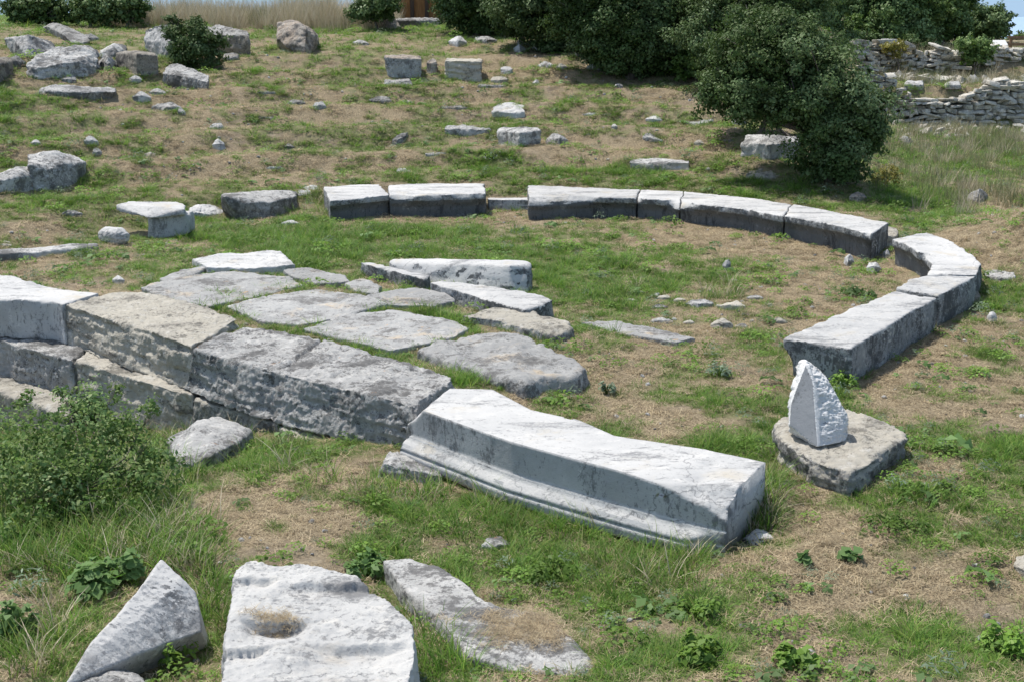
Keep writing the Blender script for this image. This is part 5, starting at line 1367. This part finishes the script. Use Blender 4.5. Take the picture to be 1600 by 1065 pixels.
pts, rots, scls, knds = [], [], [], []
sp_, sr_, ss_, sk_ = [], [], [], []
hp_, hr_, hs_, hk_ = [], [], [], []
for (y0, y1, dn_) in BANDS:
    x, y, z = sample(y0, y1, dn_)
    g_, d_ = cover(x, y, z)
    g_ = g_ + .10 * sstep(21, 26, y)
    big_ = 1 + .030 * np.maximum(y - 10, 0)
    u = rng.uniform(0, 1, len(x))
    k = u < np.clip((g_ - .20) * 2.2, 0.06, 1)
    k &= clear(x, y, z)
    n = k.sum()
    pts.append(np.stack([x, y, z], 1)[k]); rots.append(np.stack([rng.normal(0, .08, n), rng.normal(0, .08, n), rng.uniform(0, 6.28, n)], 1))
    scls.append(big_[k] * rng.uniform(.55, 1.15, n) * (.6 + .4 * np.clip(g_[k], 0, 1)))
    lush = g_[k] + rng.normal(0, .18, n)
    kd = np.where(lush > 1.12, rng.integers(4, 6, n), np.where(lush > .6, rng.integers(0, 3, n), np.where(rng.uniform(0, 1, n) < .5, rng.choice([3, 6, 7], n), rng.integers(0, 3, n))))
    knds.append(kd)
    # straw
    x, y, z = sample(y0, y1, dn_ * 1.0)
    g_, d_ = cover(x, y, z)
    k = rng.uniform(0, 1, len(x)) < np.clip(d_ * .9 - .25 * (g_ - .5), .05, 1)
    k &= clear(x, y, z); n = k.sum()
    big_ = 1 + .030 * np.maximum(y - 10, 0)
    sp_.append(np.stack([x, y, z], 1)[k]); sr_.append(np.stack([rng.normal(0, .12, n), rng.normal(0, .12, n), rng.uniform(0, 6.28, n)], 1))
    ss_.append(big_[k] * rng.uniform(.6, 1.2, n)); sk_.append(rng.integers(0, 5, n))
    # herbs
    x, y, z = sample(y0, y1, dn_ * .30)
    g_, d_ = cover(x, y, z)
    hn = noise2(x, y, 1.1, 21.0, 3)
    k = (rng.uniform(0, 1, len(x)) < np.clip(.22 + 1.7 * hn, 0, 1)) & clear(x, y, z); n = k.sum()
    big_ = 1 + .035 * np.maximum(y - 10, 0)
    hp_.append(np.stack([x, y, z], 1)[k]); hr_.append(np.stack([rng.normal(0, .1, n), rng.normal(0, .1, n), rng.uniform(0, 6.28, n)], 1))
    hs_.append(big_[k] * rng.lognormal(-.28, .35, n)); hk_.append(rng.choice([0, 0, 1, 1, 1, 2, 3], n))
cat_ = np.concatenate
for o_ in STONES:          # turf and straw banked up against every stone, partly over its edge
    me_ = o_.data; n_ = len(me_.vertices); c_ = np.empty(n_ * 3); me_.vertices.foreach_get('co', c_); c_ = c_.reshape(-1, 3) + np.array(o_.location)
    dz = c_[:, 2] - height(c_[:, 0], c_[:, 1])
    c_ = c_[np.abs(dz) < .03]
    if len(c_) < 8: continue
    ext = np.ptp(c_[:, :2], axis=0).sum(); m = int(min(150, 26 * ext))
    q = c_[rng.integers(0, len(c_), m)]; q = q + np.stack([rng.normal(0, .045, m), rng.normal(0, .045, m), np.zeros(m)], 1); q[:, 2] = height(q[:, 0], q[:, 1])
    q = q[clear(q[:, 0], q[:, 1], q[:, 2], -.02)]; m = len(q); far_ = 1 + .03 * np.maximum(q[:, 1] - 10, 0)
    e_ = rng.uniform(0, 1, m) < .62
    for L_, k_ in (((pts, rots, scls, knds), e_), ((sp_, sr_, ss_, sk_), ~e_)):
        z_ = q[k_]; mm = len(z_)
        L_[0].append(z_); L_[1].append(np.stack([rng.normal(0, .12, mm), rng.normal(0, .12, mm), rng.uniform(0, 6.28, mm)], 1)); L_[2].append(far_[k_] * rng.uniform(.5, 1.1, mm))
        L_[3].append(rng.choice([0, 1, 2, 3, 4, 7], mm) if L_[0] is pts else rng.integers(0, 5, mm))
sx_, sy_ = [], []
for _ in range(320):      # straw blown onto the flat slab and into the hollow of the white boulder
    if _ < 285: q = at_z(835 + rng.normal(0, 40) , 975 + rng.normal(0, 16), .05)
    else: q = at_z(430 + rng.normal(0, 24), 986 + rng.normal(0, 5), .23)
    h_ = bvh.ray_cast(Vector((q[0], q[1], 5)), Vector((0, 0, -1)))[0]
    if h_ is not None: sx_.append(tuple(h_))
n = len(sx_); sp_.append(np.array(sx_)); sr_.append(np.stack([np.zeros(n), np.zeros(n), rng.uniform(0, 6.28, n)], 1)); ss_.append(rng.uniform(.4, .8, n)); sk_.append(rng.integers(0, 3, n))
for line in ([(225, 442), (320, 472), (400, 505), (500, 528), (600, 560), (715, 590), (800, 606)], [(440, 412), (540, 442), (610, 474), (720, 500), (730, 515)], [(330, 476), (400, 462), (470, 440)],
             [(480, 512), (600, 480), (640, 452)], [(640, 548), (730, 518)], [(560, 415), (660, 440), (740, 470), (820, 490)], [(600, 440), (720, 462), (820, 465)], [(310, 420), (450, 420), (560, 440)]):
    for (ax, ay), (bx, by) in zip(line[:-1], line[1:]):
        A_, B_ = ground(ax, ay), ground(bx, by); m = int(np.linalg.norm(A_ - B_) * 38)
        t = rng.uniform(0, 1, m)[:, None]; Q = A_ + (B_ - A_) * t + rng.normal(0, .05, (m, 3)); Q[:, 2] = height(Q[:, 0], Q[:, 1])
        Q = Q[clear(Q[:, 0], Q[:, 1], Q[:, 2])]; m = len(Q)
        pts.append(Q); rots.append(np.stack([rng.normal(0, .1, m), rng.normal(0, .1, m), rng.uniform(0, 6.28, m)], 1)); scls.append(rng.uniform(.8, 1.5, m)); knds.append(rng.choice([0, 1, 2, 2, 3, 4, 7], m))
stuff('grass', 'short green and yellowing turf grass over the whole site', 'grass', cat_(pts), cat_(rots), cat_(scls), cat_(knds), green_src)
stuff('dry_straw', 'dry straw litter lying on the bare ground', 'straw', cat_(sp_), cat_(sr_), cat_(ss_), cat_(sk_), straw_src)
stuff('ground_herbs', 'low leafy herbs and clover scattered in the turf', 'herbs', cat_(hp_), cat_(hr_), cat_(hs_), cat_(hk_), herb_src)

# tall dry grass along the hilltop, meadow grass in the right-hand hollow, long grass at the foot of the stones
tall_src = [src_mesh('t', *blades(30, h, .22, .22, wd_, .35), M[mt]) for h, wd_, mt in ((.75, .012, 'tall_dry'), (.55, .012, 'tall_dry'), (.6, .012, 'tall_green'), (.9, .010, 'tall_dry'), (.5, .012, 'tall_green'))]
def scatter_px(regions, n_each):
    """regions of the photo: (px0, py0, px1, py1, n) -> ground points"""
    out = []
    for (x0, y0, x1, y1, n) in regions:
        for _ in range(n): out.append(ground(rng.uniform(x0, x1), rng.uniform(y0, y1)))
    return np.array(out)
x = rng.uniform(-13.2, -4.0, 1700); y = rng.uniform(40.5, 48, 1700); k = (y > 41.2 + 1.2 * noise2(x, y, .5, 4, 2)) & (noise2(x, y, 1.1, 14, 3) > -.12)
P1 = np.stack([x, y, height(x, y)], 1)[k]; K1 = np.where(noise2(P1[:, 0], P1[:, 1], .8, 31, 2) > .12, rng.choice([2, 4, 2, 0], len(P1)), rng.choice([0, 1, 3, 3], len(P1)))
x = rng.uniform(5, 22, 5200); y = rng.uniform(20.5, 40.0, 5200); s = x - 0.29 * y
kk = rng.uniform(0, 1, 5200) < sstep(-.6, 1.6, s) * sstep(-.3, .35, noise2(x, y, .45, 2, 3) + .12) * sstep(20.5, 24, y)
P2 = np.stack([x, y, height(x, y)], 1)[kk]; K2 = np.where(noise2(P2[:, 0], P2[:, 1], .6, 11, 3) > .02, rng.choice([2, 4, 4, 4], len(P2)), rng.choice([1, 1, 2, 4, 0], len(P2)))
x = rng.uniform(12, 26, 900); y = rng.uniform(41.6, 52, 900)
P3 = np.stack([x, y, height(x, y)], 1); K3 = rng.choice([0, 1, 2, 2, 4], len(P3))
PT = cat_([P1, P2, P3]); n = len(PT)
stuff('tall_grass', 'tall dry and green meadow grass on the hilltop and in the hollow at the right', 'tall grass', PT,
      np.stack([rng.normal(0, .12, n), rng.normal(0, .12, n), rng.uniform(0, 6.28, n)], 1), cat_([rng.uniform(.5, 1.2, len(P1)) * (1.1 + .9 * noise2(P1[:, 0], P1[:, 1], .9, 61, 2)), rng.uniform(.3, .85, len(P2)) , rng.uniform(.35, .9, len(P3))]), cat_([K1, K2, K3]), tall_src)
long_src = [src_mesh('t', *blades(18, h, .10, .35, .007, .7, 4), M[mt]) for h, mt in ((.26, 'grass'), (.34, 'grass'), (.22, 'grass_mixed'), (.30, 'tall_dry'))]
LR = [(0, 640, 300, 900, 620), (0, 880, 120, 1060, 40), (180, 820, 340, 900, 50), (330, 640, 520, 760, 46), (560, 730, 700, 800, 40), (690, 760, 1110, 850, 90), (1060, 830, 1130, 880, 40), (1130, 760, 1210, 850, 60), (1200, 690, 1250, 730, 26), (640, 940, 730, 1060, 40),
      (480, 300, 520, 345, 26), (420, 300, 520, 340, 16), (910, 860, 1100, 930, 60), (300, 880, 345, 1000, 26), (230, 440, 470, 445, 26), (380, 505, 700, 530, 0), (960, 440, 1010, 490, 20), (1080, 440, 1160, 470, 30)]
PL = scatter_px(LR, 0)
for _ in range(46):
    t_ = rng.uniform(0, 1); q_ = ground(1140 + 66 * t_ + rng.normal(0, 4), 838 - 96 * t_ + rng.normal(0, 4)); PL = np.vstack([PL, q_])
PL = PL[clear(PL[:, 0], PL[:, 1], PL[:, 2])]; n = len(PL)
stuff('long_grass', 'long grass blades round the feet of the blocks and in the brambles', 'long grass', PL,
      np.stack([rng.normal(0, .15, n), rng.normal(0, .15, n), rng.uniform(0, 6.28, n)], 1), rng.uniform(.55, 1.1, n), rng.choice([0, 0, 1, 0, 2, 2, 3], n), long_src)

# gravel
gsrc = []
for k in range(4):
    b = bmesh.new(); bmesh.ops.create_icosphere(b, subdivisions=2, radius=.02)
    for v in b.verts: v.co *= 1 + .35 * perlin(np.array([v.co]) * 60 + k * 7)[0]; v.co.z *= .6
    me = bpy.data.meshes.new('t'); b.to_mesh(me); b.free(); me.materials.append(M['boulder'])
    gsrc.append(bpy.data.objects.new('t', me))
GP = []
for (y0, y1, dn_) in ((4, 9, 16), (9, 15, 10), (15, 25, 5), (25, 36, 2.5)):
    x, y, z = sample(y0, y1, dn_); g_, d_ = cover(x, y, z)
    k = (rng.uniform(0, 1, len(x)) < np.clip(1.1 - g_ * 1.5, 0, 1)) & clear(x, y, z)
    GP.append(np.stack([x, y, z + .004], 1)[k])
GP = cat_(GP); n = len(GP)
stuff('gravel', 'small pale stone chips scattered over bare soil', 'gravel', GP, rng.uniform(0, 6.28, (n, 3)) * np.array([.1, .1, 1]),
      np.clip(rng.lognormal(-.35, .5, n), .2, 1.35) * (1 + .03 * np.maximum(GP[:, 1] - 10, 0)), rng.integers(0, 4, n), gsrc)

def rub_mesh(k_):
    b_ = bmesh.new()
    for _ in range(14):
        b_.verts.new(np.array([.024, .018, .012]) * rng.uniform(-1, 1, 3))
    r_ = bmesh.ops.convex_hull(b_, input=b_.verts); b_.verts.ensure_lookup_table()
    used = [v for v in b_.verts if v.link_faces]; ix = {v: i for i, v in enumerate(used)}
    V_ = [tuple(v.co) for v in used]; F_ = [tuple(ix[v] for v in f.verts) for f in b_.faces]; b_.free()
    return V_, F_
FP = []
for (pth, m, sg) in ((uw, 620, 1.7), (lw, 90, .8)):
    P_ = resample(pth, 300); k = rng.integers(0, 300, m)
    xx = P_[k, 0] + rng.normal(0, .3, m); yy = P_[k, 1] - np.abs(rng.normal(.2, sg, m)) - .45
    FP.append(np.stack([xx, yy, height(xx, yy) + .05], 1))
xx = rng.uniform(10.6, 13.6, 60); yy = rng.uniform(36.5, 40, 60); FP.append(np.stack([xx, yy, height(xx, yy) + .03], 1))
FP = cat_(FP); n = len(FP)
stuff('fallen_rubble', 'tumbled wall stones lying between and below the two rubble walls', 'rubble', FP, rng.uniform(0, 6.28, (n, 3)) * np.array([.15, .15, 1]),
      rng.lognormal(1.85, .45, n), rng.integers(0, 4, n), [src_mesh('t', *rub_mesh(k_), M['wall']) for k_ in range(4)])

# ------------------------------------------------------------------ brambles and single weeds
plant('bramble_thicket', 'dense dark bramble thicket in the pit in front of the stage blocks, left', 'bramble', (120, 800),
      [(60, 720, 80, 0), (150, 690, 70, .3), (30, 800, 70, -.3), (120, 770, 80, -.1), (200, 680, 50, .4), (210, 740, 50, .1), (-30, 740, 90, 0), (90, 830, 60, -.4), (160, 640, 34, .7), (20, 680, 46, .5), (230, 700, 40, .2), (170, 800, 50, -.3), (60, 870, 50, -.5), (10, 860, 50, -.6), (250, 760, 26, .0), (240, 640, 16, .5), (185, 610, 14, .8), (100, 610, 18, .9), (275, 720, 16, .2), (215, 830, 30, -.3), (30, 630, 20, .8)],
      M['bramble_leaf'], leaf=.036, dens=620, trunk_r=.010, clump=.24, up=.6, flat=1.0)
plant('leafy_vine', 'leafy vine with broad leaves climbing over the foundation blocks above the brambles', 'vine', (245, 650),
      [(235, 620, 36, 0), (272, 632, 30, 0), (200, 632, 34, -.05), (140, 640, 34, -.1), (260, 655, 30, -.1), (170, 610, 22, .1), (300, 650, 24, -.1), (90, 650, 30, -.2)], M['mallow'], leaf=.06, dens=420, trunk_r=.008, clump=.22)

def weed(label, cat, px, py, rpx, mat, leaf, n, h, name='weed', wid=.65, group=None):
    g = ground(px, py + rpx * .25)
    r = rpx * g[1] / FPX
    VV, k_ = [], int(rng.integers(6, 10))
    for q_ in range(k_):
        rr = r * rng.uniform(.22, .55); a_ = rng.uniform(0, 6.28); o_ = (r - rr * .6) * math.sqrt(rng.uniform(0, 1))
        v_, _f = leaf_rosette(max(3, int(n / k_ * 1.1)), rr, h * rng.uniform(.45, 1.15), leaf * rng.uniform(.75, 1.15), leaf * wid * rng.uniform(.8, 1.1), .8)
        VV.append(v_ + np.array([o_ * math.cos(a_), o_ * math.sin(a_), 0]))
    V = np.concatenate(VV); Fq = np.arange(len(V)).reshape(-1, 4)
    V[:, 2] += (height(g[0] + V[:, 0], g[1] + V[:, 1]) - g[2])
    st = []
    for k in range(14):
        a = rng.uniform(0, 6.28); q = rng.uniform(.2, .8) * r
        st.append(tube([(0, 0, -.02), (q * .5 * math.cos(a), q * .5 * math.sin(a), h * .5), (q * math.cos(a), q * math.sin(a), h * .75)], [.004, .003, .002], 4))
    root = empty(name, g); tag(root, label, cat, group)
    mesh_obj('foliage', V, Fq, mat, root, smooth=False)
    v2, f2 = merge(st); mesh_obj('stem', v2, f2, M['grass'], root)
    return root
weed('round bright green clover clump in the grass below the huge moulded block', 'weed', 862, 893, 52, M['clover'], .04, 420, .13, 'clover_clump')
weed('bright green clover clump right of centre near the bottom, the upper of two', 'weed', 1092, 955, 44, M['clover'], .04, 320, .12, 'clover_clump')
weed('biggest-leaved bright green clump at the bottom, the lower of two right of centre', 'weed', 1098, 1018, 50, M['clover'], .055, 300, .15, 'clover_clump')
weed('bright clover patch right of the squarish foundation slab, lower right', 'weed', 1400, 812, 56, M['clover'], .03, 520, .10, 'clover_clump')
weed('yellow-green low clover mat right of the foundation slab, above a brown bare patch', 'weed', 1450, 760, 44, M['clover'], .03, 360, .08, 'clover_clump')
weed('leafy bright weed at the right edge near the bottom corner', 'weed', 1575, 1005, 50, M['clover'], .055, 260, .16, 'leafy_weed')
weed('yellowish leafy weed at the bottom edge right of centre', 'weed', 1240, 1030, 44, M['clover'], .06, 150, .12, 'leafy_weed')
weed('green weed at the foot of the nearest seat block behind the shard', 'weed', 1316, 600, 26, M['clover'], .05, 150, .16, 'leafy_weed')
weed('broad blue-green mallow plant left of the triangular marble fragment', 'weed', 165, 900, 75, M['mallow'], .075, 320, .2, 'mallow_plant', .9)
weed('mallow plant at the left edge near the bottom', 'weed', 20, 985, 46, M['mallow'], .085, 110, .2, 'mallow_plant', .9)
weed('bright leaves growing over the lower edge of the triangular fragment', 'weed', 260, 1020, 62, M['clover'], .06, 260, .16, 'leafy_weed', .5)
weed('dark leafy weed between the white boulder and the flat slab', 'weed', 575, 890, 44, M['mallow'], .06, 200, .14, 'leafy_weed', .8)
weed('pair of round blue-green leaves on the brown bare patch, lower right', 'weed', 1328, 872, 16, M['mallow'], .09, 8, .06, 'round_leaf_weed', .9)
weed('single dark round-leaved weed left of the leaf pair on the bare patch', 'weed', 1256, 880, 10, M['mallow'], .08, 5, .06, 'round_leaf_weed', .9)
weed('grey-green spurge tuft on bare ground above the huge moulded block, right of two', 'weed', 1125, 583, 24, M['spurge'], .05, 220, .14, 'spurge_tuft', .3)
weed('small grey-green spurge tuft above the huge moulded block, left of two', 'weed', 948, 612, 14, M['spurge'], .05, 120, .12, 'spurge_tuft', .3)
weed('bright green weed patch inside the ring, below the two bends', 'weed', 1330, 452, 44, M['mallow'], .05, 260, .12, 'leafy_weed', .9)
weed('spreading herb in lush turf behind the paving, beside the long white kerb strip', 'weed', 500, 405, 44, M['clover'], .05, 220, .12, 'leafy_weed')
weed('green weed cushion on the turf in the middle of the orchestra', 'weed', 958, 369, 18, M['clover'], .04, 150, .10, 'clover_clump')

for o in scene.objects:
    if 'label' in o and len(o['label'].split()) > 16: print('LONG LABEL', len(o['label'].split()), o.name, o['label'])
